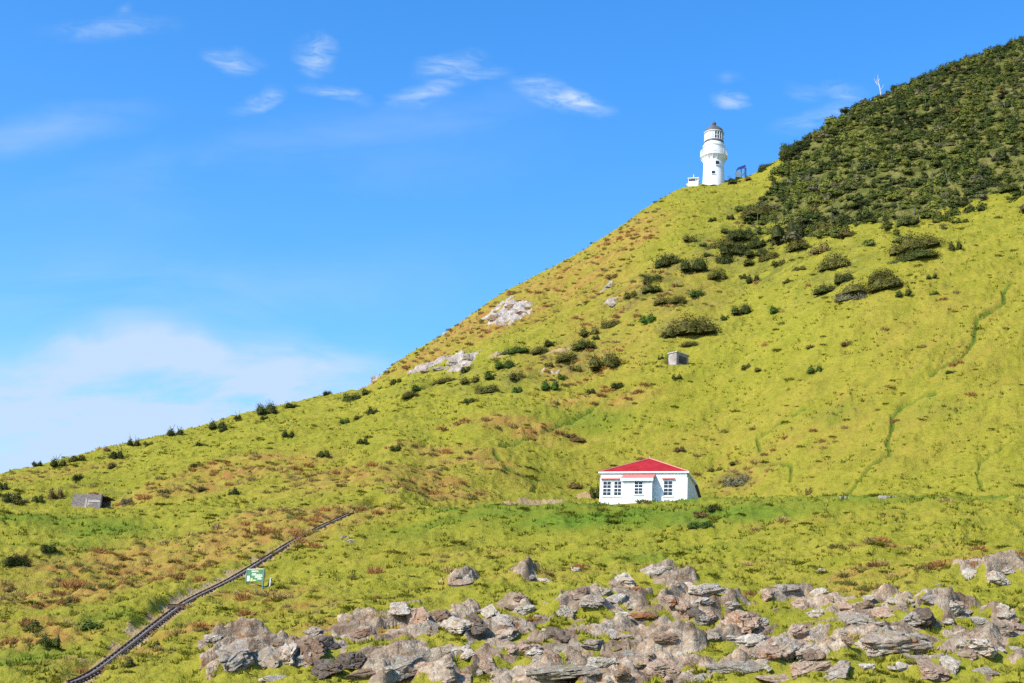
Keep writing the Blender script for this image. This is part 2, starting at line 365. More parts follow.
# ------------------------------------------------------------------ materials
class NT:
    def __init__(s, name):
        s.m = bpy.data.materials.new(name); s.m.use_nodes = True; s.t = s.m.node_tree; s.n = s.t.nodes; s.n.clear()
        s.out = s.n.new('ShaderNodeOutputMaterial'); s.b = s.n.new('ShaderNodeBsdfPrincipled'); s.t.links.new(s.b.outputs[0], s.out.inputs[0])
        s.b.inputs['Roughness'].default_value = .9; s.b.inputs['Specular IOR Level'].default_value = .2
    def set(s, sock, v):
        if isinstance(v, bpy.types.NodeSocket): s.t.links.new(v, sock)
        elif hasattr(v, '__len__') and len(v) == 3 and sock.type == 'RGBA': sock.default_value = (*v, 1)
        else: sock.default_value = v
    def node(s, ty, **kw):
        n = s.n.new(ty)
        for k, v in kw.items(): setattr(n, k, v)
        return n
    def noise(s, vec, scale, detail=4, rough=.55, dist=0):
        n = s.node('ShaderNodeTexNoise'); s.set(n.inputs['Vector'], vec); n.inputs['Scale'].default_value = scale
        n.inputs['Detail'].default_value = detail; n.inputs['Roughness'].default_value = rough; n.inputs['Distortion'].default_value = dist
        return n.outputs['Fac']
    def obj(s): return s.node('ShaderNodeTexCoord').outputs['Object']
    def pos(s): return s.node('ShaderNodeNewGeometry').outputs['Position']
    def mapv(s, vec, scale=(1, 1, 1), rot=(0, 0, 0), loc=(0, 0, 0)):
        n = s.node('ShaderNodeMapping'); s.set(n.inputs[0], vec); n.inputs['Scale'].default_value = scale; n.inputs['Rotation'].default_value = rot; n.inputs['Location'].default_value = loc
        return n.outputs[0]
    def ramp(s, f, a, b, lo=0., hi=1.):
        n = s.node('ShaderNodeMapRange', interpolation_type='SMOOTHSTEP'); s.set(n.inputs[0], f)
        for i, v in enumerate((a, b, lo, hi)): n.inputs[i+1].default_value = v
        return n.outputs[0]
    def mix(s, f, a, b, blend='MIX'):
        n = s.node('ShaderNodeMix', data_type='RGBA', blend_type=blend); s.set(n.inputs['Factor'], f); s.set(n.inputs[6], a); s.set(n.inputs[7], b); return n.outputs[2]
    def math(s, op, a, b=0., c=None):
        n = s.node('ShaderNodeMath', operation=op); s.set(n.inputs[0], a); s.set(n.inputs[1], b)
        if c is not None: s.set(n.inputs[2], c)
        return n.outputs[0]
    def attr(s, nm): return s.node('ShaderNodeAttribute', attribute_name=nm)
    def sep(s, c):
        n = s.node('ShaderNodeSeparateColor'); s.set(n.inputs[0], c); return n.outputs
    def bump(s, h, dist=.05, strength=1):
        n = s.node('ShaderNodeBump'); s.set(n.inputs['Height'], h); n.inputs['Distance'].default_value = dist; n.inputs['Strength'].default_value = strength; s.set(s.b.inputs['Normal'], n.outputs[0])
    def thin(s, w):
        src = s.b.inputs['Base Color'].links[0].from_socket; tr_ = s.node('ShaderNodeBsdfTranslucent'); s.set(tr_.inputs[0], src)
        mx_ = s.node('ShaderNodeMixShader'); mx_.inputs[0].default_value = w; s.t.links.new(s.b.outputs[0], mx_.inputs[1]); s.t.links.new(tr_.outputs[0], mx_.inputs[2]); s.t.links.new(mx_.outputs[0], s.out.inputs[0])
    def col(s, c): s.set(s.b.inputs['Base Color'], c); return s
def paint(name, c, rough=.6, var=.12, scale=2.0, bump=0):
    t = NT(name); p = t.obj(); n = t.noise(p, scale, 5, .6)
    t.col(t.mix(t.ramp(n, .3, .7), tuple(v*(1-var) for v in c), tuple(min(.9, v*(1+var*.6)) for v in c))); t.b.inputs['Roughness'].default_value = rough
    if bump: t.bump(t.noise(p, scale*6, 4), bump)
    return t.m
def rock_color(t, p, scale=1.0):
    a = t.noise(p, .35*scale, 5, .6); b = t.noise(p, 1.7*scale, 6, .65, .4); c = t.noise(t.mapv(p, (1, 1.0, 2.6), (0.5, .5, 0)), 1.1*scale, 6, .7, .6)
    col = t.mix(t.ramp(a, .35, .65), (.36, .32, .27), (.43, .33, .25))
    col = t.mix(t.ramp(b, .46, .66), col, (.56, .53, .47))
    col = t.mix(t.ramp(c, .56, .74), col, (.13, .10, .085))
    col = t.mix(t.ramp(t.noise(p, .8*scale, 4, .6, .2), .60, .70), col, (.36, .19, .095))
    col = t.mix(t.ramp(t.noise(p, 5*scale, 3, .6), .62, .72), col, (.62, .60, .54))
    return col
def m_hill():
    t = NT('hillside_grass'); p = t.pos()
    mk = t.attr('mask'); r, g, b = t.sep(mk.outputs['Color'])[:3]; a = mk.outputs['Alpha']
    m2 = t.sep(t.attr('mask2').outputs['Color'])
    big = t.noise(p, .035, 4, .55); mid = t.noise(p, .28, 5, .6); fine = t.noise(t.mapv(p, (1, 1, 1.6)), 1.6, 5, .65); vf = t.noise(p, 6, 3, .6)
    col = t.mix(t.ramp(mid, .35, .68), GR[0], GR[1])
    col = t.mix(t.ramp(big, .40, .62), col, t.mix(t.ramp(mid, .3, .7), GR[2], GR[1]))
    col = t.mix(t.math('MULTIPLY', t.ramp(t.noise(t.mapv(t.mapv(p, (1, 1, 1), (0, 0, -DRD)), (.16, .62, .62)), .8, 5, .65, .3), .5, .68), .55), col, t.mix(t.ramp(fine, .4, .6), GR[3], (.20, .19, .03)))
    col = t.mix(t.math('MULTIPLY', t.ramp(fine, .5, .72), .75), col, GR[3])
    col = t.mix(t.math('MULTIPLY', t.ramp(fine, .5, .3), .5), col, GR[4])
    col = t.mix(t.math('MULTIPLY', b, t.ramp(mid, .2, .6, .6, 1)), col, t.mix(t.ramp(fine, .35, .65), (.058, .120, .011), (.13, .185, .017)))
    dn = t.math('MULTIPLY', g, t.ramp(fine, .25, .55, .6, 1.1))
    dry = t.mix(t.ramp(t.noise(p, .5, 4, .6), .4, .62), (.31, .205, .045), (.27, .135, .038))
    col = t.mix(t.math('MULTIPLY', dn, .85), col, dry)
    col = t.mix(m2[0], col, (.055, .105, .012))
    col = t.mix(t.ramp(t.math('ADD', a, t.math('MULTIPLY', t.math('SUBTRACT', fine, .5), .9)), .4, .6), col, t.mix(t.ramp(mid, .3, .7), (.32, .205, .088), (.37, .28, .14)))
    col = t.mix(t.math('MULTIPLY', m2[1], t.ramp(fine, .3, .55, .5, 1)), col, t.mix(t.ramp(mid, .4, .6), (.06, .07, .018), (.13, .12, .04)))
    rk = rock_color(t, p)
    rm = t.ramp(t.math('ADD', r, t.math('MULTIPLY', t.math('SUBTRACT', fine, .5), 1.0)), .38, .58)
    rk = t.mix(t.math('SUBTRACT', 1.0, m2[2]), rk, t.mix(t.ramp(mid, .35, .65), (.40, .32, .245), (.86, .76, .63)), 'MULTIPLY'); col = t.mix(rm, col, rk)
    col = t.mix(t.math('MULTIPLY', t.math('MULTIPLY', m2[2], rm), t.ramp(t.noise(t.mapv(p, (.8, .22, .3), (0, 0, rad(-37))), 1.3, 5, .7), .38, .62)), col, (.24, .20, .17))
    t.col(col); t.b.inputs['Roughness'].default_value = .95; t.b.inputs['Specular IOR Level'].default_value = .08
    t.bump(t.math('ADD', vf, t.math('MULTIPLY', fine, 2)), .17, .9)
    return t.m
GR = [(.194, .187, .0165), (.262, .230, .027), (.214, .208, .019), (.122, .128, .011), (.325, .262, .047)]
def m_attr(name, rough=.85, trans=0):
    t = NT(name); at_ = t.attr('tint'); p = t.pos(); n = t.noise(p, 2.5, 3)
    t.col(t.mix(t.ramp(n, .3, .7), at_.outputs['Color'], t.mix(.35, at_.outputs['Color'], (.9, .9, .7), 'MULTIPLY'), )); t.b.inputs['Roughness'].default_value = rough; t.b.inputs['Specular IOR Level'].default_value = .15
    if trans: t.thin(trans)
    return t.m
def m_rockmat():
    t = NT('weathered_rock'); p = t.pos(); info = t.node('ShaderNodeObjectInfo'); col = rock_color(t, p, 1.25)
    tint = t.node('ShaderNodeAttribute', attribute_name='rock_tint', attribute_type='OBJECT')
    col = t.mix(1.0, col, tint.outputs['Color'], 'MULTIPLY')
    # grass and moss that sits on the flat tops
    nz = t.node('ShaderNodeSeparateXYZ'); t.t.links.new(t.node('ShaderNodeNewGeometry').outputs['True Normal'], nz.inputs[0])
    f = t.ramp(t.math('ADD', nz.outputs[2], t.math('MULTIPLY', t.math('SUBTRACT', t.noise(p, .9, 4), .5), 1.6)), 1.0, 1.15)
    col = t.mix(t.math('MULTIPLY', f, .8), col, (.21, .22, .03))
    t.col(col); t.b.inputs['Roughness'].default_value = .9; t.bump(t.math('ADD', t.noise(p, 2.4, 6, .7, .3), t.math('MULTIPLY', t.noise(t.mapv(p, (1, 1, 3), (.6, .5, 0)), 2.2, 5, .7), 1.3)), .22, 1)
    return t.m
def m_leaf():
    t = NT('shrub_leaves'); p = t.pos(); tint = t.node('ShaderNodeAttribute', attribute_name='leaf_tint', attribute_type='OBJECT')
    n = t.noise(p, 1.1, 4, .6); col = t.mix(t.ramp(n, .35, .68), (.55, .55, .55), (1.25, 1.2, 1.0))
    t.col(t.mix(1.0, tint.outputs['Color'], col, 'MULTIPLY')); t.b.inputs['Roughness'].default_value = .7; t.b.inputs['Specular IOR Level'].default_value = .15; t.thin(.22)
    return t.m

# ------------------------------------------------------------------ hillside mesh
FOREST = [(798, 143), (808, 134), (830, 124), (862, 104), (900, 87), (950, 68), (1000, 50), (1030, 40), (1160, -4), (1400, -50), (1400, 178), (1160, 182), (1040, 184), (1018, 182), (985, 194), (950, 204), (925, 211), (905, 219), (880, 221), (850, 216), (838, 228), (812, 233), (800, 224), (780, 222), (760, 220), (744, 219), (752, 204), (766, 196), (780, 178), (788, 160)]
def in_poly(x, y, P):
    c = np.zeros(np.shape(x), bool); n = len(P)
    for i in range(n):
        x1, y1 = P[i][0], P[i][1]; x2, y2 = P[(i+1) % n][0], P[(i+1) % n][1]
        if y1 == y2: continue
        c ^= ((y1 > y) != (y2 > y)) & (x < (x2-x1)*(y-y1)/(y2-y1)+x1)
    return c
FW = []
for (px, py) in FOREST:
    p = at(px, py+2.5)
    FW.append(p)
# carry the wood over the crest
nc = 9
top = [FW[i]*np.array([1.0, 1.0, 1])+np.array([p_[0], p_[1], 0])*0 for i, p_ in enumerate(FW)]
FWP = []
for i, p in enumerate(FW):
    e = 22.0 if i <= nc else 0.0
    d = p[:2]/np.linalg.norm(p[:2]); FWP.append((p[0]+d[0]*e, p[1]+d[1]*e))
m_forest = in_poly(X, Y, FWP).astype(float)
mask = np.stack([np.maximum(m_rock, m_rh), m_dryn*(1-.7*m_forest), np.clip(m_lush, 0, 1), np.clip(m_sand+m_bank*.95, 0, 1)], -1).reshape(-1, 4)
SCRUBP = [(650, 285, 40, 20, .8), (740, 245, 45, 26, .9), (690, 265, 40, 14, .8), (560, 362, 55, 14, .7), (500, 378, 60, 10, .55), (690, 300, 35, 12, .6), (690, 328, 40, 10, .6), (780, 265, 50, 20, .6), (835, 270, 40, 24, .5), (440, 384, 40, 8, .6), (740, 480, 26, 7, .9),
          (30, 497, 50, 9, .6), (760, 205, 40, 18, .8), (585, 340, 40, 12, .5), (120, 490, 40, 10, .4), (20, 560, 40, 10, .5), (700, 516, 20, 7, .5)]
m_scrub = patch_mask(SCRUBP)*sstep(-.15, .3, fbm(X/4, Y/3, 151, 3)+.1)
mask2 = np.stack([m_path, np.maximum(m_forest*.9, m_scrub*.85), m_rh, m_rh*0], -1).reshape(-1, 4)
P3 = np.stack([X, Y, Z], -1).reshape(-1, 3)
ii = np.arange(NAZ-1)[:, None]*NRR+np.arange(NRR-1)[None, :]
Fq = np.stack([ii, ii+NRR, ii+NRR+1, ii+1], -1).reshape(-1, 4)[:, ::-1]
hill = link('hillside', mesh_np('hillside', P3, Fq, {'mask': mask, 'mask2': mask2}, True), m_hill())
tag(hill, 'steep green and golden grassy headland with rocky foot', 'hillside', kind='structure')
t = NT('sea_water'); t.col((.02, .06, .08)); t.b.inputs['Roughness'].default_value = .15; t.b.inputs['Specular IOR Level'].default_value = .5; t.bump(t.noise(t.pos(), .5, 5), .25)
sea = link('sea', mesh_np('sea', np.array([(-9000, -9000, 0), (9000, -9000, 0), (9000, 9000, 0), (-9000, 9000, 0)]), np.array([[0, 1, 2, 3]])), t.m)
tag(sea, 'sea around the headland', 'sea', kind='structure')
print('hill', time.time()-T0)

# ------------------------------------------------------------------ foliage
def leaf_cards(cent, size, seed, nrm=None, bias=.0):
    """one quad per centre, random orientation -> V,F"""
    r = np.random.default_rng(seed); n = len(cent)
    N_ = r.normal(size=(n, 3)); N_ /= np.linalg.norm(N_, axis=1)[:, None]
    if nrm is not None: N_ = N_*(1-bias)+nrm*bias*1.2; N_ /= np.linalg.norm(N_, axis=1)[:, None]
    a = r.normal(size=(n, 3)); a -= N_*np.sum(a*N_, 1)[:, None]; a /= np.linalg.norm(a, axis=1)[:, None]; b = np.cross(N_, a)
    s = (size*r.uniform(.6, 1.3, n))[:, None]
    V = np.stack([cent-a*s*.5-b*s*.28, cent+a*s*.1-b*s*.42, cent+a*s*.55+b*s*.05, cent-a*s*.15+b*s*.42], 1).reshape(-1, 3)
    return V, np.arange(n*4).reshape(-1, 4)
def dome(seed, n, rx=1., rz=1., lobes=5, leaf=.2, core=True, bias=.6):
    """a shrub crown standing on z=0: uneven lobes of leaf cards around a dark core; unit radius"""
    r = np.random.default_rng(seed)
    L = [(r.uniform(-.66, .66), r.uniform(-.6, .6), r.uniform(.0, .25), r.uniform(.26, .52), r.uniform(.4, 1.05)) for _ in range(lobes)]
    pts = []; nrs = []
    for (lx, ly, lz, lr, lh) in L:
        k = n//lobes; d = r.normal(size=(k, 3)); d /= np.linalg.norm(d, axis=1)[:, None]; d[:, 2] = np.abs(d[:, 2])*1.0-.15*(r.random(k) < .3)
        rad_ = lr*(r.uniform(.6, 1.08, k)+.22*(r.random(k) < .07))[:, None]
        nrs.append(d); pts.append(d*rad_*np.array([1, 1, lh/lr*.9])+np.array([lx, ly, lz*lh]))
    pts = np.concatenate(pts); pts[:, 2] = np.maximum(pts[:, 2], 0)*1.0
    V, Fc = leaf_cards(pts, np.full(len(pts), leaf), seed+1, np.concatenate(nrs), bias)
    if core:
        cv = []; cf = []; base = len(V)
        for (lx, ly, lz, lr, lh) in L:
            nn = 8; rings = [(1.0, -.1), (.85, .45), (.5, .75)]
            o = base+sum(len(c) for c in cv); vs = []
            for (rr_, zz_) in rings:
                for q in range(nn):
                    th = 2*math.pi*q/nn; vs.append((lx+math.cos(th)*lr*.54*rr_*r.uniform(.85, 1.15), ly+math.sin(th)*lr*.54*rr_*r.uniform(.85, 1.15), lz*lh+zz_*lh*.62))
            cv.append(np.array(vs))
            for g in range(2):
                for q in range(nn): cf.append((o+g*nn+q, o+g*nn+(q+1) % nn, o+(g+1)*nn+(q+1) % nn, o+(g+1)*nn+q))
            cf.append((o+2*nn, o+2*nn+1, o+2*nn+2, o+2*nn+3)); cf.append((o+2*nn, o+2*nn+3, o+2*nn+4, o+2*nn+7)); cf.append((o+2*nn+4, o+2*nn+5, o+2*nn+6, o+2*nn+7))
        V = np.concatenate([V]+cv); Fc = np.concatenate([Fc, np.array(cf)])
    return V, Fc
# ---- the wood on the upper slope (one mass)
variants = [dome(100+k, 340, lobes=3+k % 4, leaf=.155, bias=.8) for k in range(10)]
fx = [p[0] for p in FWP]; fy = [p[1] for p in FWP]
cand = RNG.uniform((min(fx)-6, min(fy)-6), (max(fx)+6, max(fy)+6), (50000, 2))
vis_az = np.arctan2(cand[:, 0], cand[:, 1])
jit = np.stack([fbm(cand[:, 0]/7, cand[:, 1]/7, 191, 3), fbm(cand[:, 0]/7, cand[:, 1]/7, 197, 3)], 1)*6
fray = fbm(cand[:, 0]/6, cand[:, 1]/6, 203, 3); down = cand*(1+(RNG.random(len(cand))**2*16/np.linalg.norm(cand, axis=1))[:, None])
cand = cand[(in_poly(cand[:, 0]+jit[:, 0]*.6, cand[:, 1]+jit[:, 1]*.6, FWP) | (in_poly(down[:, 0], down[:, 1], FWP) & (fray > .07))) & (vis_az < rad(31))]
kept = []; grid = {}
for (x, y) in cand:
    rmin = 1.75; key = (int(x//rmin), int(y//rmin)); ok = True
    for a in (-1, 0, 1):
        for b in (-1, 0, 1):
            for q in grid.get((key[0]+a, key[1]+b), ()):
                if (q[0]-x)**2+(q[1]-y)**2 < rmin*rmin: ok = False
    if ok: grid.setdefault(key, []).append((x, y)); kept.append((x, y))
kept = np.array(kept); print('wood crowns', len(kept))
zk = lookup(Z, kept[:, 0], kept[:, 1]); pat = fbm(kept[:, 0]/16, kept[:, 1]/12, 91, 3); pat2 = perlin(kept[:, 0]/6, kept[:, 1]/6, 95)
Vs, Fs, Cs = [], [], []; off = 0
tints = np.array([(.090, .105, .020), (.058, .076, .017), (.138, .148, .026), (.135, .122, .062), (.150, .112, .034), (.040, .050, .013)])
for k, (x, y) in enumerate(kept):
    V, Fc = variants[RNG.integers(10)]
    sc_ = RNG.uniform(1.1, 2.4)*(1+.3*pat2[k]); h = sc_*RNG.uniform(.45, .9)*(1+.4*pat[k])
    if RNG.random() < .08: h *= 1.5; sc_ *= .85
    h = min(h, 1.9)
    th = RNG.uniform(0, 6.28); c, s_ = math.cos(th), math.sin(th); st = RNG.uniform(1.0, 1.6)
    VV = np.stack([(V[:, 0]*c-V[:, 1]*s_)*sc_*st+x, (V[:, 0]*s_+V[:, 1]*c)*sc_*.9+y, V[:, 2]*h*1.3+zk[k]-.3+RNG.uniform(-.2, .45)], 1)
    Vs.append(VV); Fs.append(Fc+off); off += len(V)
    w = pat[k]*2.6+RNG.normal()*.7
    i = 2 if w > .7 else 0 if w > .05 else 1 if w > -.7 else 5
    if RNG.random() < .06: i = 3
    if RNG.random() < .02: i = 4
    tc = tints[i]*RNG.uniform(.75, 1.35)
    cc = np.empty((len(V), 4)); cc[:, :3] = tc*RNG.uniform(.7, 1.35, len(V)//4+1).repeat(4)[:len(V), None]; cc[:, 3] = 1; Cs.append(cc)
# bare grey stems that show in the gaps
sx_ = kept[RNG.integers(len(kept), size=420)]; ok = fbm(sx_[:, 0]/9, sx_[:, 1]/9, 199, 2) > .12; sx_ = sx_[ok]+RNG.normal(size=(ok.sum(), 2))*1.6
for (x, y), z in zip(sx_, lookup(Z, sx_[:, 0], sx_[:, 1])):
    h = RNG.uniform(1.6, 2.8); w = RNG.uniform(.05, .09); lx, ly = RNG.normal(size=2)*.35
    for (dx, dy) in ((w, 0), (0, w)):
        Vs.append(np.array([(x-dx, y-dy, z), (x+dx, y+dy, z), (x+lx+dx*.5, y+ly+dy*.5, z+h), (x+lx-dx*.5, y+ly-dy*.5, z+h)])); Fs.append(np.array([[0, 1, 2, 3]])+off); off += 4; Cs.append(np.tile((.26, .24, .21, 1.0), (4, 1)))
wood = link('scrub_forest', mesh_np('scrub_forest', np.concatenate(Vs), np.concatenate(Fs), {'tint': np.concatenate(Cs)}), m_attr('scrub_leaves', trans=.22))
tag(wood, 'dense dark olive coastal scrub forest covering the upper slope', 'forest', kind='stuff')
print('wood', time.time()-T0)

# ---- grass tufts and rusty tussocks
def tufts(xy, hgt, wid, nb, tint, seed):
    r = np.random.default_rng(seed); n = len(xy)
    z = lookup(Z, xy[:, 0], xy[:, 1])
    base = np.stack([xy[:, 0], xy[:, 1], z], 1)[:, None, :].repeat(nb, 1)
    th = r.uniform(0, 6.283, (n, nb)); d = np.stack([np.cos(th), np.sin(th), 0*th], -1)
    ro = r.uniform(.05, .75, (n, nb, 1))*wid[:, None, None]; lean = r.uniform(.15, .75, (n, nb, 1))
    hh = hgt[:, None, None]*r.uniform(.6, 1.15, (n, nb, 1))
    b0 = base+d*ro; side = np.stack([-np.sin(th+r.normal(size=th.shape)*.8), np.cos(th), 0*th], -1)*wid[:, None, None]*r.uniform(.16, .3, (n, nb, 1))
    tip = b0+d*hh*lean+np.array([0, 0, 1.0])*hh
    V = np.stack([b0-side-np.array([0, 0, .08]), b0+side-np.array([0, 0, .08]), tip], 2).reshape(-1, 3)
    C = np.ones((n, nb, 3, 4)); C[..., :3] = (tint[:, None, :]*r.uniform(.75, 1.25, (n, nb, 1)))[:, :, None, :]
    return V, C.reshape(-1, 4)
def scatter(n, rlo=100, rhi=412, seed=1, p=1.0):
    r = np.random.default_rng(seed); az = r.uniform(rad(-24), rad(25), n); q = rlo+(rhi-rlo)*r.random(n)**p
    return np.stack([np.sin(az)*q, np.cos(az)*q], 1)
mask_g = mask.reshape(NAZ, NRR, 4)
def samp(A, xy): return lookup(A, xy[:, 0], xy[:, 1])
blocked = np.maximum.reduce([sstep(.3, .6, mask_g[..., 0]), m_forest, (1-sstep(.5, .7, d_track))*(.3+.7*(RR[None, :] < 150)), sstep(.5, .9, mask_g[..., 3]), 1-sstep(7, 9, np.hypot(X-hx, Y-hy)), 1-sstep(3, 3.6, np.hypot(X-RUINP[0], Y-RUINP[1])), 1-sstep(1.6, 2.4, np.hypot(X-SIGNP[0], Y-SIGNP[1]))])
xy = scatter(52000, seed=3, p=1.25); xy = xy[(samp(blocked, xy) < .35)]
n0 = fbm(xy[:, 0]/6, xy[:, 1]/4, 131, 3); xy = xy[n0 > .0]
dr = samp(m_dryn, xy); lu = samp(m_lush, xy); r_ = np.random.default_rng(5); q = r_.random(len(xy))
ti = np.where((q < .55)[:, None], np.array(GR[0])[None], np.array(GR[3])[None]*1.15)
ti = np.where((q > .7)[:, None], np.array(GR[1])[None], ti)
ti = ti*(1-lu[:, None]*.7)+np.array((.08, .16, .013))*lu[:, None]*.7
ti = ti*(1-.5*dr[:, None])+np.array((.30, .20, .06))*.5*dr[:, None]
V1, C1 = tufts(xy, r_.uniform(.14, .34, len(xy))*(1+.6*lu), r_.uniform(.3, .6, len(xy)), 6, ti, 7)
# rounded rushy tussocks, each a mound of blades
def mound(seed, n=110):
    r = np.random.default_rng(seed); d = r.normal(size=(n, 3)); d[:, 2] = np.abs(d[:, 2])*1.1; d /= np.linalg.norm(d, axis=1)[:, None]
    p_ = d*np.array([1, 1, .62])*r.uniform(.55, 1.0, (n, 1))
    t_ = np.stack([d[:, 0]*.5, d[:, 1]*.5, np.ones(n)], 1); t_ = t_*.8+d*.6+r.normal(size=(n, 3))*.3; t_ /= np.linalg.norm(t_, axis=1)[:, None]
    N_ = d+np.array([0, 0, .3])+r.normal(size=(n, 3))*.25; s_ = np.cross(t_, N_); s_ /= np.linalg.norm(s_, axis=1)[:, None]
    L = r.uniform(.16, .36, (n, 1)); w = r.uniform(.05, .11, (n, 1))
    return np.stack([p_-t_*L-s_*w, p_-t_*L+s_*w, p_+t_*L+s_*w*.3, p_+t_*L-s_*w*.3], 1).reshape(-1, 3)
MO = [mound(600+k) for k in range(8)]
xy2 = scatter(90000, seed=13, p=1.3); dr2 = samp(m_dryn, xy2); cl = fbm(*drift(xy2[:, 0], xy2[:, 1], 7, 2.2), 137, 3)
pr = sstep(.15, .8, dr2+.25*cl)*sstep(-.25, .25, cl)*.50+.012*sstep(.1, .35, cl)
sel = (r_.random(len(xy2)) < pr) & (samp(blocked, xy2) < .4) & (samp(m_lush, xy2) < .35); xy2 = xy2[sel]
def thin_out(P, rmin):
    g = {}; keep_ = []
    for n_, (x, y) in enumerate(P):
        key = (int(x//rmin), int(y//rmin))
        if all((q_[0]-x)**2+(q_[1]-y)**2 >= rmin*rmin for u_ in (-1, 0, 1) for v_ in (-1, 0, 1) for q_ in g.get((key[0]+u_, key[1]+v_), ())): g.setdefault(key, []).append((x, y)); keep_.append(n_)
    return np.array(keep_)
xy2 = xy2[thin_out(xy2, .85)]
xg = scatter(60000, seed=23, p=1.25); cg = fbm(*drift(xg[:, 0], xg[:, 1], 9, 3), 171, 3)
xg = xg[(r_.random(len(xg)) < .012+.06*sstep(.05, .35, cg)) & (samp(blocked, xg) < .3)]; ng = len(xg)
print('tussocks', len(xy2), 'tufts', len(xy))
nt_ = len(xy2); xy2 = np.concatenate([xy2, xg]); q = fbm(xy2[:, 0]/9, xy2[:, 1]/7, 141, 2)*1.4+r_.normal(size=len(xy2))*.3; z2 = lookup(Z, xy2[:, 0], xy2[:, 1]); Vm, Cm = [], []
for k in range(len(xy2)):
    V = MO[r_.integers(8)]; rr_ = r_.uniform(.30, .80)*(1+.25*q[k]); h_ = rr_*r_.uniform(.8, 1.2)*(1 if k < nt_ else .55); th = r_.uniform(0, 6.28); c_, s_ = math.cos(th), math.sin(th)
    Vm.append(np.stack([(V[:, 0]*c_-V[:, 1]*s_)*rr_*1.25+xy2[k, 0], (V[:, 0]*s_+V[:, 1]*c_)*rr_+xy2[k, 1], V[:, 2]*h_+z2[k]-.03], 1))
    tc = np.array((.44, .235, .075) if q[k] > .2 else (.48, .35, .12) if q[k] > -.25 else (.27, .23, .06))*r_.uniform(.7, 1.2) if k < nt_ else np.array(GR[3 if .2 < q[k] < .45 else 0 if q[k] < .2 else 1])*r_.uniform(.75, 1.1)
    cc = np.ones((len(V), 4)); cc[:, :3] = tc*r_.uniform(.7, 1.25, len(V)//4).repeat(4)[:, None]; Cm.append(cc)
me_t = mesh_np('grass', V1, np.arange(len(V1)).reshape(-1, 3), {'tint': C1}); Vm = np.concatenate(Vm)
GM = m_attr('grass_blades', trans=.45)
tag(link('grass', me_t, GM), 'short yellow green grass tufts all over the slope', 'grass', kind='stuff')
tag(link('tussock_grass', mesh_np('tussock_grass', Vm, np.arange(len(Vm)).reshape(-1, 4), {'tint': np.concatenate(Cm)}), GM), 'rusty and straw coloured rush tussocks in drifts on the lower slope', 'tussocks', kind='stuff')
print('grass', time.time()-T0)

# ---- single shrubs
LEAF = m_leaf()
SH = {}
for key, n, lobes, leaf in (('small', 620, 6, .18), ('medium', 1300, 9, .12), ('large', 2900, 15, .08), ('patch', 5200, 26, .058)):
    SH[key] = [mesh_np('shrub', *dome(300+37*k+len(key), n, lobes=lobes, leaf=leaf, bias=.75)) for k in range(5)]
    for me in SH[key]: me.materials.append(LEAF)
DG, MG, OL, BG, BR, GY = (.064, .076, .015), (.062, .102, .016), (.125, .118, .024), (.07, .135, .016), (.20, .125, .045), (.15, .14, .08)
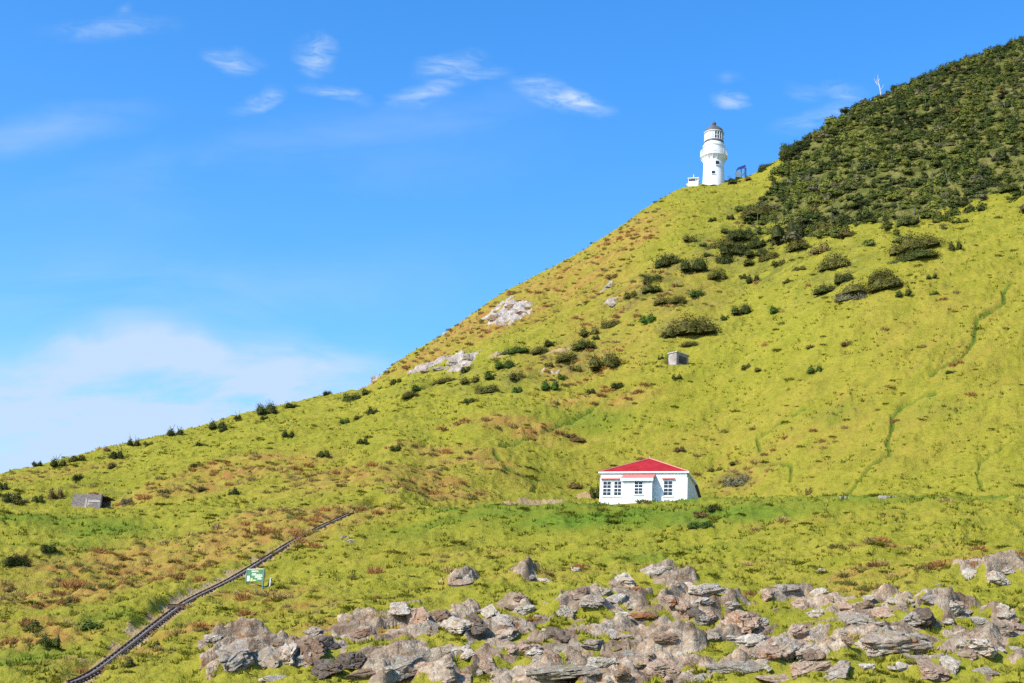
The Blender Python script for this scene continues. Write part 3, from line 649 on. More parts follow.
# (px, py of the middle, width px, height px, tint)
SHRUBS = [  # along the skyline of the low ridge
 (37, 463, 9, 5, DG), (58, 463, 14, 8, DG), (78, 458, 20, 8, OL), (109, 449, 10, 6, BR), (117, 454, 16, 11, DG), (133, 443, 11, 7, DG), (113, 466, 9, 6, DG), (148, 444, 9, 4, OL), (175, 433, 15, 7, DG), (202, 443, 12, 5, DG),
 (217, 425, 15, 8, DG), (224, 429, 9, 6, DG), (238, 417, 9, 6, DG), (266, 409, 20, 12, DG), (293, 405, 15, 7, DG), (264, 418, 9, 5, DG), (288, 434, 11, 7, DG), (327, 392, 10, 5, DG), (353, 396, 22, 10, DG), (368, 391, 12, 7, OL), (344, 421, 11, 7, MG),
 (374, 410, 12, 10, DG), (359, 417, 12, 5, OL), (363, 441, 13, 8, DG), (324, 453, 15, 9, DG), (395, 448, 12, 7, DG), (195, 466, 14, 4, OL), (204, 489, 12, 5, OL), (234, 491, 10, 7, DG), (164, 491, 14, 6, OL),
 # foot of the upper hill
 (397, 379, 14, 7, DG), (419, 387, 14, 8, MG), (411, 394, 20, 8, OL), (445, 381, 26, 6, OL), (466, 369, 13, 9, DG), (470, 381, 18, 7, OL), (488, 390, 28, 10, OL), (504, 365, 20, 9, MG), (492, 375, 14, 10, MG), (515, 352, 30, 8, MG), (516, 378, 18, 9, OL), (518, 389, 13, 10, BG),
 (550, 385, 16, 11, BG), (563, 376, 10, 8, BG), (549, 364, 13, 7, OL), (567, 359, 25, 11, OL), (575, 368, 18, 8, OL), (583, 346, 23, 11, DG), (552, 343, 15, 8, DG), (540, 351, 20, 8, OL), (604, 360, 32, 16, OL), (596, 338, 10, 6, DG), (589, 332, 18, 8, OL), (612, 324, 24, 9, OL), (591, 391, 12, 7, DG), (616, 386, 13, 7, DG), (468, 401, 11, 7, DG), (655, 318, 5, 4, MG),
 # slope under the lighthouse
 (647, 319, 16, 11, BG), (630, 295, 14, 9, OL), (651, 289, 19, 9, DG), (654, 277, 23, 10, DG), (667, 261, 25, 14, DG), (693, 267, 27, 15, DG), (718, 275, 22, 12, OL), (696, 294, 16, 8, MG), (678, 301, 19, 9, OL), (664, 302, 22, 9, OL), (690, 328, 52, 20, OL), (668, 334, 18, 10, DG), (741, 311, 20, 11, DG), (726, 317, 9, 8, MG), (777, 308, 13, 10, BG),
 (727, 231, 12, 7, DG), (741, 236, 30, 14, DG), (722, 245, 30, 12, OL), (733, 251, 28, 14, DG), (756, 244, 22, 12, DG), (725, 259, 20, 12, DG), (756, 254, 24, 9, DG), (689, 239, 15, 8, OL), (703, 245, 11, 5, DG), (713, 219, 10, 6, DG), (730, 217, 8, 6, DG), (788, 231, 33, 25, DG), (762, 213, 46, 13, OL), (753, 279, 12, 9, DG), (743, 276, 11, 7, DG), (709, 254, 10, 6, DG), (611, 277, 14, 6, BR), (617, 385, 12, 8, DG), (677, 378, 9, 5, DG), (746, 367, 10, 6, OL), (760, 369, 10, 5, OL), (661, 358, 7, 4, DG), (690, 345, 20, 6, OL), (770, 256, 24, 10, OL),
 (825, 228, 18, 14, OL), (843, 222, 14, 12, DG), (906, 221, 19, 12, DG), (942, 218, 20, 9, DG), (914, 245, 52, 17, OL), (916, 257, 50, 13, DG), (956, 246, 12, 11, DG), (869, 242, 14, 8, MG), (835, 261, 32, 18, OL), (845, 277, 22, 12, DG), (825, 290, 24, 10, DG), (882, 277, 28, 14, OL), (872, 290, 62, 15, OL), (852, 297, 36, 10, GY), (904, 294, 15, 7, DG), (797, 246, 22, 12, OL), (778, 263, 16, 8, OL), (752, 262, 16, 9, OL), (932, 277, 10, 5, MG), (1009, 188, 20, 10, DG), (800, 268, 16, 6, OL), (787, 281, 8, 5, OL),
 (846, 345, 12, 5, BR), (815, 370, 13, 8, MG), (811, 347, 9, 4, OL), (952, 372, 12, 4, MG), (934, 294, 14, 4, MG),
 # along the skyline by the lighthouse
 (735, 180, 13, 9, DG), (750, 178, 9, 5, BR), (770, 164, 24, 5, DG), (787, 153, 15, 14, DG), (762, 170, 10, 5, DG),
 # low ground at the photo's edge and around the ruin
 (3, 485, 12, 12, DG), (11, 496, 19, 13, DG), (22, 502, 18, 9, OL), (38, 499, 13, 10, DG), (56, 494, 13, 12, BR), (77, 478, 12, 7, DG), (126, 502, 13, 9, GY), (47, 549, 16, 10, DG), (14, 562, 26, 11, DG), (33, 628, 17, 10, DG), (50, 643, 18, 12, DG), (98, 625, 32, 10, MG), (20, 560, 12, 7, BR), (66, 601, 14, 5, OL), (9, 590, 14, 6, BR), (128, 664, 14, 9, OL), (155, 646, 14, 7, OL),
 # round the cottage
 (596, 493, 10, 14, DG), (580, 486, 22, 8, BR), (570, 436, 12, 5, BR), (575, 441, 22, 6, BR), (739, 482, 34, 12, GY), (700, 515, 20, 9, BR), (713, 509, 14, 8, DG), (699, 526, 26, 8, MG), (809, 492, 8, 7, BR), (680, 449, 14, 7, BR), (715, 470, 14, 4, OL), (735, 464, 14, 4, OL)]
SHOBJ = []
for i, (px, py, w, h, tint) in enumerate(SHRUBS):
    p = at(px, py+h*.42); q = mpp(p)
    rr = w*q/2*1.15; key = 'small' if rr < .9 else 'medium' if rr < 1.9 else 'large' if rr < 3.6 else 'patch'
    sz = max(h*q*1.15, rr*.4)
    o = bpy.data.objects.new('shrub', random.choice(SH[key])); COL.objects.link(o)
    d = p[:2]/np.linalg.norm(p[:2]); off = rr*.45
    x, y = p[0]+d[0]*off*.6, p[1]+d[1]*off*.6
    gz = min(Hgt(x, y), p[2]+off*.4)
    o.location = (x, y, gz-.12*sz); 
    dep = min(rr, max(h*q*1.1, rr*.55))
    yaw = math.atan2(-d[0], d[1])
    o.rotation_euler = (random.uniform(-.08, .08), random.uniform(-.08, .08)-.12, yaw)
    o.scale = (rr*1.02, dep, sz*.98)
    f = random.uniform(.8, 1.25); o['leaf_tint'] = (tint[0]*f, tint[1]*f, tint[2]*f)
    o['px'] = (px, py, w, h); SHOBJ.append(o)

# ------------------------------------------------------------------ rocks
ROCKM = m_rockmat()
def ico(sub):
    bm = bmesh.new(); bmesh.ops.create_icosphere(bm, subdivisions=sub, radius=1); bm.verts.ensure_lookup_table()
    V = np.array([v.co[:] for v in bm.verts]); Fc = np.array([[v.index for v in f.verts] for f in bm.faces]); bm.free(); return V, Fc
ICO = {5: ico(5), 6: ico(6)}
def rock_mesh(seed, a, b, c, tilt, sub):
    r = np.random.default_rng(seed); V, Fc = ICO[sub]; V = V.copy()
    for k in range(11):                       # split faces
        n = r.normal(size=3); n[2] *= .8; n /= np.linalg.norm(n); dd = r.uniform(.45, .85); e = V@n-dd; V = V-np.maximum(e, 0)[:, None]*n*.93
    # beds: steps along the dip
    n = np.array([-.35, .25, 1.0]); n /= np.linalg.norm(n); hgt = V@n; nb = r.uniform(2.2, 4.0)
    st = np.floor(hgt*nb+.6*noise3(V*1.3, seed)); rr = (_h(st.astype(np.int64), st.astype(np.int64)*0+seed, 5)/4294967296.0-.5)
    rad_dir = V-n*hgt[:, None]; V = V+rad_dir*(rr*.22)[:, None]
    V = V*(1+.16*noise3(V*2.2+seed, seed+3)+.09*noise3(V*5+seed, seed+4)+.05*noise3(V*11, seed+6))[:, None]
    cr = np.abs(noise3(V*np.array([1.4, 1.4, 3])+seed*.7, seed+9)); V = V*(1-.20*np.exp(-(cr/.06)**2))[:, None]
    V = V*np.array([a, b, c]); ct, s_ = math.cos(tilt), math.sin(tilt)
    V = np.stack([V[:, 0]*ct-V[:, 2]*s_, V[:, 1], V[:, 0]*s_+V[:, 2]*ct], 1)
    me = mesh_np('rock', V, Fc, None, True); me.set_sharp_from_angle(angle=rad(38)); me.materials.append(ROCKM); return me
G_, LG, PK, DK, OR, BN = (.70, .67, .61), (.98, .95, .87), (.82, .65, .53), (.30, .265, .235), (.72, .35, .16), (.54, .41, .31)
ROCKS = [
 (234, 662, 46, 32, G_), (267, 657, 22, 24, G_), (287, 657, 26, 30, LG), (308, 652, 32, 30, BN), (325, 645, 20, 14, DK), (328, 670, 30, 22, DK), (366, 635, 30, 14, BN), (351, 661, 22, 18, DK), (415, 615, 22, 36, PK), (433, 631, 18, 14, G_), (455, 624, 30, 20, LG), (475, 623, 22, 20, DK), (490, 610, 16, 16, LG),
 (502, 620, 20, 14, LG), (450, 651, 32, 18, LG), (400, 670, 58, 20, G_), (503, 637, 26, 14, G_), (487, 665, 26, 20, PK), (512, 650, 16, 12, PK), (462, 583, 28, 9, PK), (350, 541, 13, 5, LG), (362, 676, 32, 12, BN), (275, 679, 32, 10, LG), (465, 679, 24, 12, PK), (210, 678, 14, 12, PK),
 (574, 569, 12, 8, LG), (544, 580, 11, 9, LG), (531, 576, 9, 6, G_), (624, 581, 14, 24, LG), (602, 592, 15, 12, G_), (615, 600, 26, 13, LG), (589, 600, 22, 13, G_), (567, 611, 20, 14, G_), (526, 611, 22, 9, LG), (506, 632, 20, 12, LG), (541, 617, 11, 9, G_), (657, 570, 28, 8, LG), (675, 582, 8, 9, G_), (687, 585, 9, 10, LG), (710, 591, 32, 8, LG), (704, 600, 20, 9, LG),
 (682, 608, 20, 17, PK), (697, 615, 15, 13, DK), (710, 614, 15, 15, PK), (730, 606, 25, 12, LG), (624, 614, 13, 8, LG), (642, 615, 30, 9, OR), (638, 588, 14, 10, OR), (743, 622, 28, 20, PK), (556, 636, 19, 16, DK), (525, 648, 27, 10, PK), (612, 634, 17, 11, LG), (628, 637, 22, 12, PK), (664, 637, 30, 13, BN), (592, 644, 26, 11, G_), (615, 651, 20, 10, BN), (626, 654, 28, 12, G_),
 (601, 664, 32, 16, LG), (637, 663, 24, 16, PK), (664, 667, 28, 18, PK), (555, 674, 72, 18, G_), (538, 659, 17, 10, G_), (732, 638, 20, 9, LG), (752, 642, 28, 10, LG), (769, 652, 26, 20, PK), (765, 666, 13, 12, LG), (735, 670, 44, 14, G_), (689, 664, 15, 9, BN), (702, 678, 20, 10, G_), (622, 677, 18, 9, BN), (762, 621, 14, 8, LG),
 (971, 573, 19, 12, LG), (997, 580, 19, 14, LG), (1007, 570, 16, 8, LG), (793, 589, 24, 9, G_), (814, 594, 24, 9, LG), (801, 603, 20, 14, PK), (818, 612, 24, 9, LG), (823, 570, 9, 5, LG), (857, 617, 27, 23, G_), (879, 613, 20, 17, PK), (848, 608, 17, 12, PK), (868, 597, 13, 8, LG), (897, 602, 23, 9, LG), (912, 603, 12, 11, LG), (922, 617, 18, 18, DK), (962, 610, 23, 18, G_), (948, 620, 15, 10, LG), (974, 621, 20, 9, G_),
 (940, 585, 9, 5, G_), (884, 645, 62, 22, G_), (912, 635, 22, 12, LG), (908, 652, 15, 14, DK), (778, 653, 46, 24, G_), (809, 651, 30, 18, LG), (809, 667, 42, 18, PK), (837, 674, 36, 18, G_), (783, 678, 42, 10, PK), (928, 665, 26, 20, PK), (948, 666, 20, 14, LG), (977, 643, 36, 26, LG), (968, 656, 20, 12, PK), (1002, 630, 18, 12, G_), (1007, 617, 18, 8, LG), (1015, 648, 16, 14, G_), (868, 666, 13, 9, LG), (897, 668, 18, 11, LG), (984, 671, 22, 12, G_), (1016, 626, 14, 8, PK)]
ROCKS += [(496, 318, 15, 9, BN), (512, 307, 17, 10, BN), (521, 313, 11, 8, BN), (505, 324, 13, 6, PK), (454, 362, 17, 10, G_), (468, 356, 13, 9, G_), (440, 368, 13, 6, G_), (425, 371, 13, 5, PK), (375, 374, 8, 8, G_), (613, 304, 8, 6, G_), (607, 286, 7, 4, G_)]
rr_ = np.random.default_rng(77)
small = 0
while small < 70:                             # lesser stones between them
    px, py = rr_.uniform(200, 1020), rr_.uniform(575, 681)
    p = at(px, py)
    if samp(m_rock, p[None, :2])[0] < .35: continue
    w = rr_.uniform(7, 20); ROCKS.append((px, py, w, w*rr_.uniform(.5, .9), [G_, LG, PK, PK, BN, G_][rr_.integers(6)])); small += 1
ROBJ = []; UPRIGHT = {k for k, q_ in enumerate(ROCKS) if q_[4] is DK or (q_[2] > 17 and k % 3 == 0)}
for i, (px, py, w, h, tint) in enumerate(ROCKS):
    p = at(px, py+h*.1); q = mpp(p); a = w*q/2*rr_.uniform(1.05, 1.4); hm = max(h*q, .25)
    upr = i in UPRIGHT
    b = min(max(hm*1.15, a*.5), 3.0); c = hm*(.62 if upr else .42)
    me = rock_mesh(1000+i*13, a, b, c, rad(rr_.uniform(3, 16)), 6 if w > 24 else 5)
    d = p[:2]/np.linalg.norm(p[:2])
    o = bpy.data.objects.new('rock', me); COL.objects.link(o); o.location = (p[0]+d[0]*b*.12, p[1]+d[1]*b*.12, p[2]+c*(.05 if upr else -.14)+b*.02)
    o.rotation_euler = (rad(22)+rr_.uniform(-.12, .12), 0, math.atan2(-d[0], d[1])+rr_.uniform(.15, .6)); f = rr_.uniform(.9, 1.15); o['rock_tint'] = tuple(v*f for v in tint)
    ROBJ.append((o, px, py, w, h, tint))
print('rocks', time.time()-T0)
# ------------------------------------------------------------------ buildings and other things
def ground_at(az_px, py, dr): 
    """a standing place: direction of a photo point, metres beyond the first ground seen there"""
    p = at(az_px, py, dr); return p
WHITE = paint('white_paint', (.80, .80, .79), .55, .05, 1.2)
def m_boards():
    t = NT('white_weatherboard'); p = t.obj(); w = t.node('ShaderNodeTexWave', wave_type='BANDS', bands_direction='Z', wave_profile='SAW'); t.set(w.inputs[0], p); w.inputs['Scale'].default_value = 1.75
    t.col(t.mix(t.ramp(t.noise(p, 1.3, 5), .35, .7), (.68, .68, .67), (.77, .77, .76))); t.b.inputs['Roughness'].default_value = .55; t.bump(w.outputs['Fac'], .018); return t.m
def m_iron():
    t = NT('red_corrugated_iron'); p = t.obj(); w = t.node('ShaderNodeTexWave', wave_type='BANDS', bands_direction='X', wave_profile='SIN'); t.set(w.inputs[0], p); w.inputs['Scale'].default_value = 2.2
    t.col(t.mix(t.ramp(t.noise(p, .9, 5), .35, .7), (.28, .012, .014), (.37, .018, .019))); t.b.inputs['Roughness'].default_value = .65; t.bump(w.outputs['Fac'], .02); return t.m
BOARDS = m_boards(); IRON = m_iron(); REDTRIM = paint('faded_red_trim', (.48, .16, .13), .6, .1)
t = NT('window_glass'); t.col((.022, .028, .036)); t.b.inputs['Roughness'].default_value = .15; t.b.inputs['Specular IOR Level'].default_value = .3; GLASS = t.m
CONC = paint('weathered_concrete', (.42, .39, .35), .9, .35, 1.1, .03); DKIRON = paint('dark_grey_metal', (.10, .095, .09), .5, .25, 1.5)
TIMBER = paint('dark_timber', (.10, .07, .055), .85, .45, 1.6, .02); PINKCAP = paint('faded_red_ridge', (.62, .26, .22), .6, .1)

def m_conc2():
    t = NT('stained_concrete'); p_ = t.obj(); n = t.noise(p_, 1.4, 6, .7); s_ = t.noise(t.mapv(p_, (5, 5, .6)), 1.2, 4)
    c_ = t.mix(t.ramp(n, .35, .65), (.22, .18, .155), (.38, .335, .30)); c_ = t.mix(t.ramp(s_, .55, .75), c_, (.12, .10, .085)); t.col(c_); t.bump(n, .04); return t.m
CONC2 = m_conc2()
# ---- cottage
YAW = rad(-16)
HP = np.array([math.sin(HOUSE_AZ)*(HR+2.7), math.cos(HOUSE_AZ)*(HR+2.7)]); HZ = Hgt(*HP)
cot = empty('cottage', (HP[0], HP[1], HZ), YAW)
tag(cot, 'white weatherboard cottage with a red pyramid roof on the grassy bench', 'cottage')
WH = 3.72; D1 = 7.0; D2 = 11.8; HW = 5.2
b = MB(); b.box((-HW, 0, -.8), (HW, D1, WH))
b.hexa([(-HW+.02, D1, -.8), (HW-.02, D1, -.8), (HW-.02, D2, -.8), (-HW+.02, D2, -.8), (-HW+.02, D1, WH-.1), (HW-.02, D1, WH-.1), (HW-.02, D2, 2.55), (-HW+.02, D2, 2.55)])
wall = b.build('wall', BOARDS, cot)
e = .24; EZ = WH+.2; AP = (0.1, D1/2, EZ+2.4)
b = MB(); c = [(-HW-e, -e, EZ), (HW+e, -e, EZ), (HW+e, D1+e, EZ), (-HW-e, D1+e, EZ)]
for i in range(4): b.poly([c[i], c[(i+1) % 4], AP])
roof = b.build('roof', IRON, cot)
b = MB()
for q in c: b.bar(Vector(q)+Vector((0, 0, .03)), Vector(AP)+Vector((0, 0, .05)), .22, .09)
b.build('ridge_cap', PINKCAP, roof)
MB().tube([(AP[0], AP[1], AP[2]-.05), (AP[0], AP[1], AP[2]+.3)], .09).build('finial', PINKCAP, roof)
b = MB(); b.hexa([(-HW-.3, D1+.05, WH-.02), (HW+.3, D1+.05, WH-.02), (HW+.3, D2+.4, 2.5), (-HW-.3, D2+.4, 2.5), (-HW-.3, D1+.05, WH+.1), (HW+.3, D1+.05, WH+.1), (HW+.3, D2+.4, 2.62), (-HW-.3, D2+.4, 2.62)])
b.build('lean_to_roof', DKIRON, cot)
b = MB(); z0, z1 = EZ-.19, EZ-.01
b.box((-HW-e-.04, -e-.04, z0), (HW+e+.04, -e+.04, z1)); b.box((-HW-e-.04, -e+.042, z0), (-HW-e+.04, D1+e, z1)); b.box((HW+e-.04, -e+.042, z0), (HW+e+.04, D1+e, z1)); b.box((-HW-e+.042, D1+e-.06, z0), (HW+e-.042, D1+e, z1))
b.box((-HW-e+.042, -e+.042, z0+.02), (HW+e-.042, D1+e-.062, z0+.06))
b.build('fascia', WHITE, cot)
b = MB(); b.box((-HW-.03, -.05, WH-.45), (-2.35, -.004, WH-.003)); b.build('frieze', WHITE, cot); MB().box((1.5, -.05, WH-.32), (HW+.03, -.004, WH-.003)).build('frieze', WHITE, cot)
for sx in (-1, 1):
    MB().box((sx*HW-.1, -.06, -.8), (sx*HW+.1, .12, WH-.52)).build('corner_board', WHITE, cot)
# bay with its own lean-to roof
BX0, BX1, BY, BH = -2.2, 1.2, -1.35, 2.72
bay = MB().box((BX0, BY, -.8), (BX1, -.002, BH)).build('bay', BOARDS, cot)
MB().hexa([(BX0-.25, BY-.28, BH+.02), (BX1+.25, BY-.28, BH+.02), (BX1+.25, -.06, BH+.80), (BX0-.25, -.06, BH+.80), (BX0-.25, BY-.28, BH+.1), (BX1+.25, BY-.28, BH+.1), (BX1+.25, -.06, BH+.90), (BX0-.25, -.06, BH+.90)]).build('bay_roof', REDTRIM, bay)
MB().box((BX0-.27, BY-.32, BH-.2), (BX1+.27, BY-.285, BH+.1)).build('bay_fascia', WHITE, bay)
for x in (BX0, BX1): MB().box((x-.07, BY-.03, -.8), (x+.07, BY+.1, BH-.22)).build('corner_board', WHITE, bay)
MB().box((-1.62, BY-.02, -.8), (-1.55, BY-.003, BH-.22)).build('batten', WHITE, bay)
def window(x0, x1, z0, z1, y, parent, cols=2, rows=4):
    fr = MB(); w = .05
    for (a, b_, c_, d) in ((x0-w, x0, z0-w, z1+w), (x1, x1+w, z0-w, z1+w)): fr.box((a, y-.07, c_), (b_, y-.003, d))
    for (c_, d) in ((z0-w, z0), (z1, z1+w)): fr.box((x0+.001, y-.07, c_), (x1-.001, y-.003, d))
    o = fr.build('window', WHITE, parent)
    MB().box((x0-.001, y-.02, z0-.001), (x1+.001, y-.006, z1+.001)).build('pane', GLASS, o)
    bars = MB()
    for k in range(1, rows): zz_ = z0+(z1-z0)*k/rows; bars.box((x0, y-.05, zz_-(.042 if k == rows//2 else .022)), (x1, y-.0205, zz_+(.042 if k == rows//2 else .022)))
    for k in range(1, cols): xx_ = x0+(x1-x0)*k/cols; bars.box((xx_-.02, y-.056, z0), (xx_+.02, y-.0205, z1))
    bars.build('glazing_bars', WHITE, o)
    MB().box((x0-.16, y-.13, z0-.16), (x1+.16, y-.003, z0-.078)).build('sill', WHITE, o)
    return o
WZ0, WZ1 = 1.05, 2.75
window(-4.89, -3.95, WZ0, WZ1, 0, wall); window(-3.53, -2.68, WZ0, WZ1, 0, wall)
window(-.80, .15, WZ0-.1, 2.45, BY, bay); window(2.5, 3.5, WZ0, WZ1+.02, 0, wall)
for (x0, x1) in ((-5.2, -2.45), (2.25, 3.8)):
    MB().hexa([(x0, -.3, 3.0), (x1, -.3, 3.0), (x1, -.002, 3.11), (x0, -.002, 3.11), (x0, -.3, 3.06), (x1, -.3, 3.06), (x1, -.002, 3.18), (x0, -.002, 3.18)]).build('window_hood', REDTRIM, cot)
tag(MB().box((-.1, -.14, -.25), (2.1, .14, .75)).box((-.16, -.2, .752), (2.16, .2, .84)).box((.5, -.15, .2), (.54, -.142, .7)).build('low_wall', paint('pale_wall', (.34, .31, .27), .9, .2, 2)), 'low pale block wall standing behind the shaded end of the cottage', 'wall')
lw = bpy.data.objects['low_wall']; p = ground_at(706, 499.5, 7.0); lw.location = (p[0], p[1], p[2]+.35); lw.rotation_euler.z = rad(-4)
for k, (px, w) in enumerate(((838, 2.1), (878, 2.0))):
    p = at(px, 499.3, 0.9); pts = []
    o = MB().box((0, -.5, -.4), (w, .5, .05)).box((.04, -.46, .052), (w-.04, .46, .11)).build('concrete_slab', CONC2, bevel=.02); o.location = p; o.rotation_euler = (0, rad(1.5), rad(-3))
    tag(o, ['flat pale concrete slab on the bench edge at the foot of the winding furrow', 'flat pale concrete slab on the bench edge, farther from the cottage than its twin'][k], 'slab', 'concrete slabs on the bench edge')

# ---- lighthouse
p = at(713.6, 184, 1.2); p = np.array([p[0], p[1], Hgt(p[0], p[1])]); LHP = p
lh = empty('lighthouse', tuple(p), rad(10)); tag(lh, 'white lighthouse with a railed gallery and grey dome on the hilltop', 'lighthouse')
px0, py0, dep = project(p); K = dep/F; zs = K/.915
zof = lambda py: (py0-py)*zs
def R_(px): return px*K
Lwhite = paint('lighthouse_white', (.70, .70, .69), .6, .08, .5)
base = [(R_(11.2), -3), (R_(11.0), 0), (R_(10.5), zof(172)), (R_(10.3), zof(164))]
tower = MB().lathe(base+[(R_(10.2), zof(161)), (R_(10.0), zof(158.2))]).build('tower', Lwhite, lh, True)
g = MB()
g.lathe([(R_(10.45), zof(162.6)), (R_(11.0), zof(161.0)), (R_(12.2), zof(159.6)), (R_(13.3), zof(158.7)), (R_(13.6), zof(158.4)), (R_(13.6), zof(157.2)), (R_(13.2), zof(157.0))])
gal = g.build('gallery', Lwhite, lh, True)
for k in range(16):
    a = 2*math.pi*k/16; d = Vector((math.cos(a), math.sin(a), 0))
    MB().bar(d*R_(10.5)+Vector((0, 0, zof(162.4))), d*R_(12.9)+Vector((0, 0, zof(159.0))), .14, .16).build('bracket', Lwhite, gal)
rail = MB()
for zz_, w in ((zof(156.9), .1), (zof(155.2), .05), (zof(153.8), .05), (zof(152.2), .1)):
    n = 40; r = R_(13.3); rail.tube([(r*math.cos(2*math.pi*q/n), r*math.sin(2*math.pi*q/n), zz_) for q in range(n+1)], w*.8, 5)
for k in range(40):
    a = 2*math.pi*k/40; rail.bar((R_(13.3)*math.cos(a), R_(13.3)*math.sin(a), zof(157.1)), (R_(13.3)*math.cos(a), R_(13.3)*math.sin(a), zof(152)), .09)
rail.build('railing', Lwhite, gal)
MB().lathe([(R_(10.6), zof(157.3)), (R_(10.6), zof(148.5)), (R_(11.3), zof(148.2)), (R_(11.3), zof(146.9)), (R_(9.9), zof(146.7)), (R_(9.8), zof(144.5))]).build('watch_room', Lwhite, lh, True)
lan = empty('lantern', (0, 0, 0)); lan.parent = lh
MB().lathe([(R_(9.35), zof(144.6)), (R_(9.35), zof(134.2))], 24).build('glass', GLASS, lan)
MB().lathe([(R_(9.75), zof(144.45)), (R_(9.75), zof(142.2)), (R_(9.45), zof(142.2))], 24).build('lantern_base', DKIRON, lan)
ab = MB()
for k in range(24):
    a = 2*math.pi*k/24; ab.bar((R_(9.5)*math.cos(a), R_(9.5)*math.sin(a), zof(142.4)), (R_(9.5)*math.cos(a+.001), R_(9.5)*math.sin(a), zof(134)), .13)
for zz_ in (141.9, 138.2, 134.6): ab.tube([(R_(9.5)*math.cos(2*math.pi*q/24), R_(9.5)*math.sin(2*math.pi*q/24), zof(zz_)) for q in range(25)], .09, 5)
ab.build('astragal', Lwhite, lan)
# curtains drawn on the sunny panes
cur = MB()
for k in range(24):
    a0 = 2*math.pi*(k+.1)/24; a1 = 2*math.pi*(k+.9)/24
    am = (math.degrees((a0+a1)/2)+10) % 360
    if 165 < am < 262: cur.poly([(R_(9.42)*math.cos(a), R_(9.42)*math.sin(a), z) for a, z in ((a0, zof(141.8)), (a1, zof(141.8)), (a1, zof(134.4)), (a0, zof(134.4)))])
cur.build('blind', paint('grey_blind', (.46, .46, .44), .8, .3, 3), lan)
dm = [(R_(10.1), zof(134.3)), (R_(10.2), zof(133.4)), (R_(9.5), zof(133.0))]+[(R_(9.5*math.cos(t_)), zof(133.0-6.6*math.sin(t_))) for t_ in np.linspace(.1, 1.4, 9)]
dome_ = MB().lathe(dm).build('dome', paint('grey_dome', (.105, .10, .09), .55, .3, .8), lh, True)
MB().lathe([(R_(1.6), zof(126.8)), (R_(1.3), zof(125)), (R_(2.0), zof(124.2)), (R_(2.1), zof(123)), (R_(1.2), zof(121.8)), (R_(.3), zof(121.2)), (R_(.15), zof(120))], 16).build('finial', DKIRON, dome_, True)
MB().lathe([(R_(10.35), zof(134.0)), (R_(10.35), zof(133.5))], 40).build('gutter', Lwhite, dome_, True)
for (dx, py_a, py_b, w) in ((3.4, 168.8, 165.2, .42), (-.4, 178.2, 175.2, .38)):
    a = math.asin(dx/10.4); vaz = math.atan2(p[0], p[1]); ang = -math.pi/2-vaz+a-rad(10)
    zb, za = zof(py_a), zof(py_b); n = Vector((math.cos(ang), math.sin(ang), 0)); s_ = Vector((-n.y, n.x, 0)); r = R_(10.9)
    wb = MB().hexa([n*(r-.5)-s_*w+Vector((0, 0, zb)), n*(r-.5)+s_*w+Vector((0, 0, zb)), n*(r+.06)+s_*w+Vector((0, 0, zb)), n*(r+.06)-s_*w+Vector((0, 0, zb)), n*(r-.5)-s_*w+Vector((0, 0, za)), n*(r-.5)+s_*w+Vector((0, 0, za)), n*(r+.06)+s_*w+Vector((0, 0, za)), n*(r+.06)-s_*w+Vector((0, 0, za))]).build('window', GLASS, tower)
    MB().bar(n*(r+.07)-s_*(w+.15)+Vector((0, 0, zb-.1)), n*(r+.07)+s_*(w+.15)+Vector((0, 0, zb-.1)), .2, .14).build('sill', Lwhite, wb)
# ---- white store beside it
p = at(693.2, 186, .9); st = empty('store_hut', tuple(p), rad(-14)); tag(st, 'small white flat roofed hut with a short mast beside the lighthouse', 'hut'); q = mpp(p)
w = 5.0*q
st_w = MB().box((-w, 0, -1.5), (w, 2.2, 2.0)).build('wall', Lwhite, st)
MB().box((-w+.12, -.05, 1.35), (w*.45, -.004, 1.78)).build('window', GLASS, st_w); MB().box((w*.58, -.05, 1.4), (w*.85, -.004, 1.75)).build('window', GLASS, st_w)
MB().box((-w-.15, -.2, 2.002), (w+.15, 2.35, 2.16)).build('roof', Lwhite, st)
MB().tube([(0, .8, 2.1), (0, .8, 3.5)], .05).tube([(-.3, .8, 3.0), (.3, .8, 3.0)], .03).build('mast', Lwhite, st)
p = at(687.3, 187, .6); o = MB().bar((0, 0, -.8), (0, 0, .9), .14).bar((-.3, 0, .55), (.3, 0, .55), .08, .2).build('marker_post', Lwhite); o.location = p; tag(o, 'short white marker post at the seaward edge of the hilltop', 'post')
# ---- solar rack
p = at(741, 177.5, 1.0); q = mpp(p); so = empty('solar_rack', tuple(p), rad(8)); tag(so, 'tilted violet blue solar panel on dark posts over a white cabinet', 'solar rack')
PURP = paint('violet_panel', (.17, .13, .34), .35, .2, 2)
MB().box((-5.4*q, -.3, .15), (-.3*q, .9, 1.75)).build('cabinet', Lwhite, so, bevel=.03)
MB().hexa([(-5.4*q, -.5, 2.0), (4.4*q, -.5, 2.9), (5.2*q, .0, 4.0), (-3.0*q, .0, 2.95), (-5.4*q, -.4, 1.94), (4.4*q, -.4, 2.84), (5.2*q, .1, 3.94), (-3.0*q, .1, 2.89)]).build('panel', PURP, so)
for (x, y, h) in ((4.6*q, .35, 3.7), (4.9*q, -.25, 2.9), (-3.2*q, .95, 2.7), (.5*q, .3, 3.0)): MB().bar((x, y, -1), (x, y, h), .17).build('post', DKIRON, so)
MB().bar((.6*q, -.8, .4), (4.4*q, -.6, 2.2), .12).build('brace', DKIRON, so)

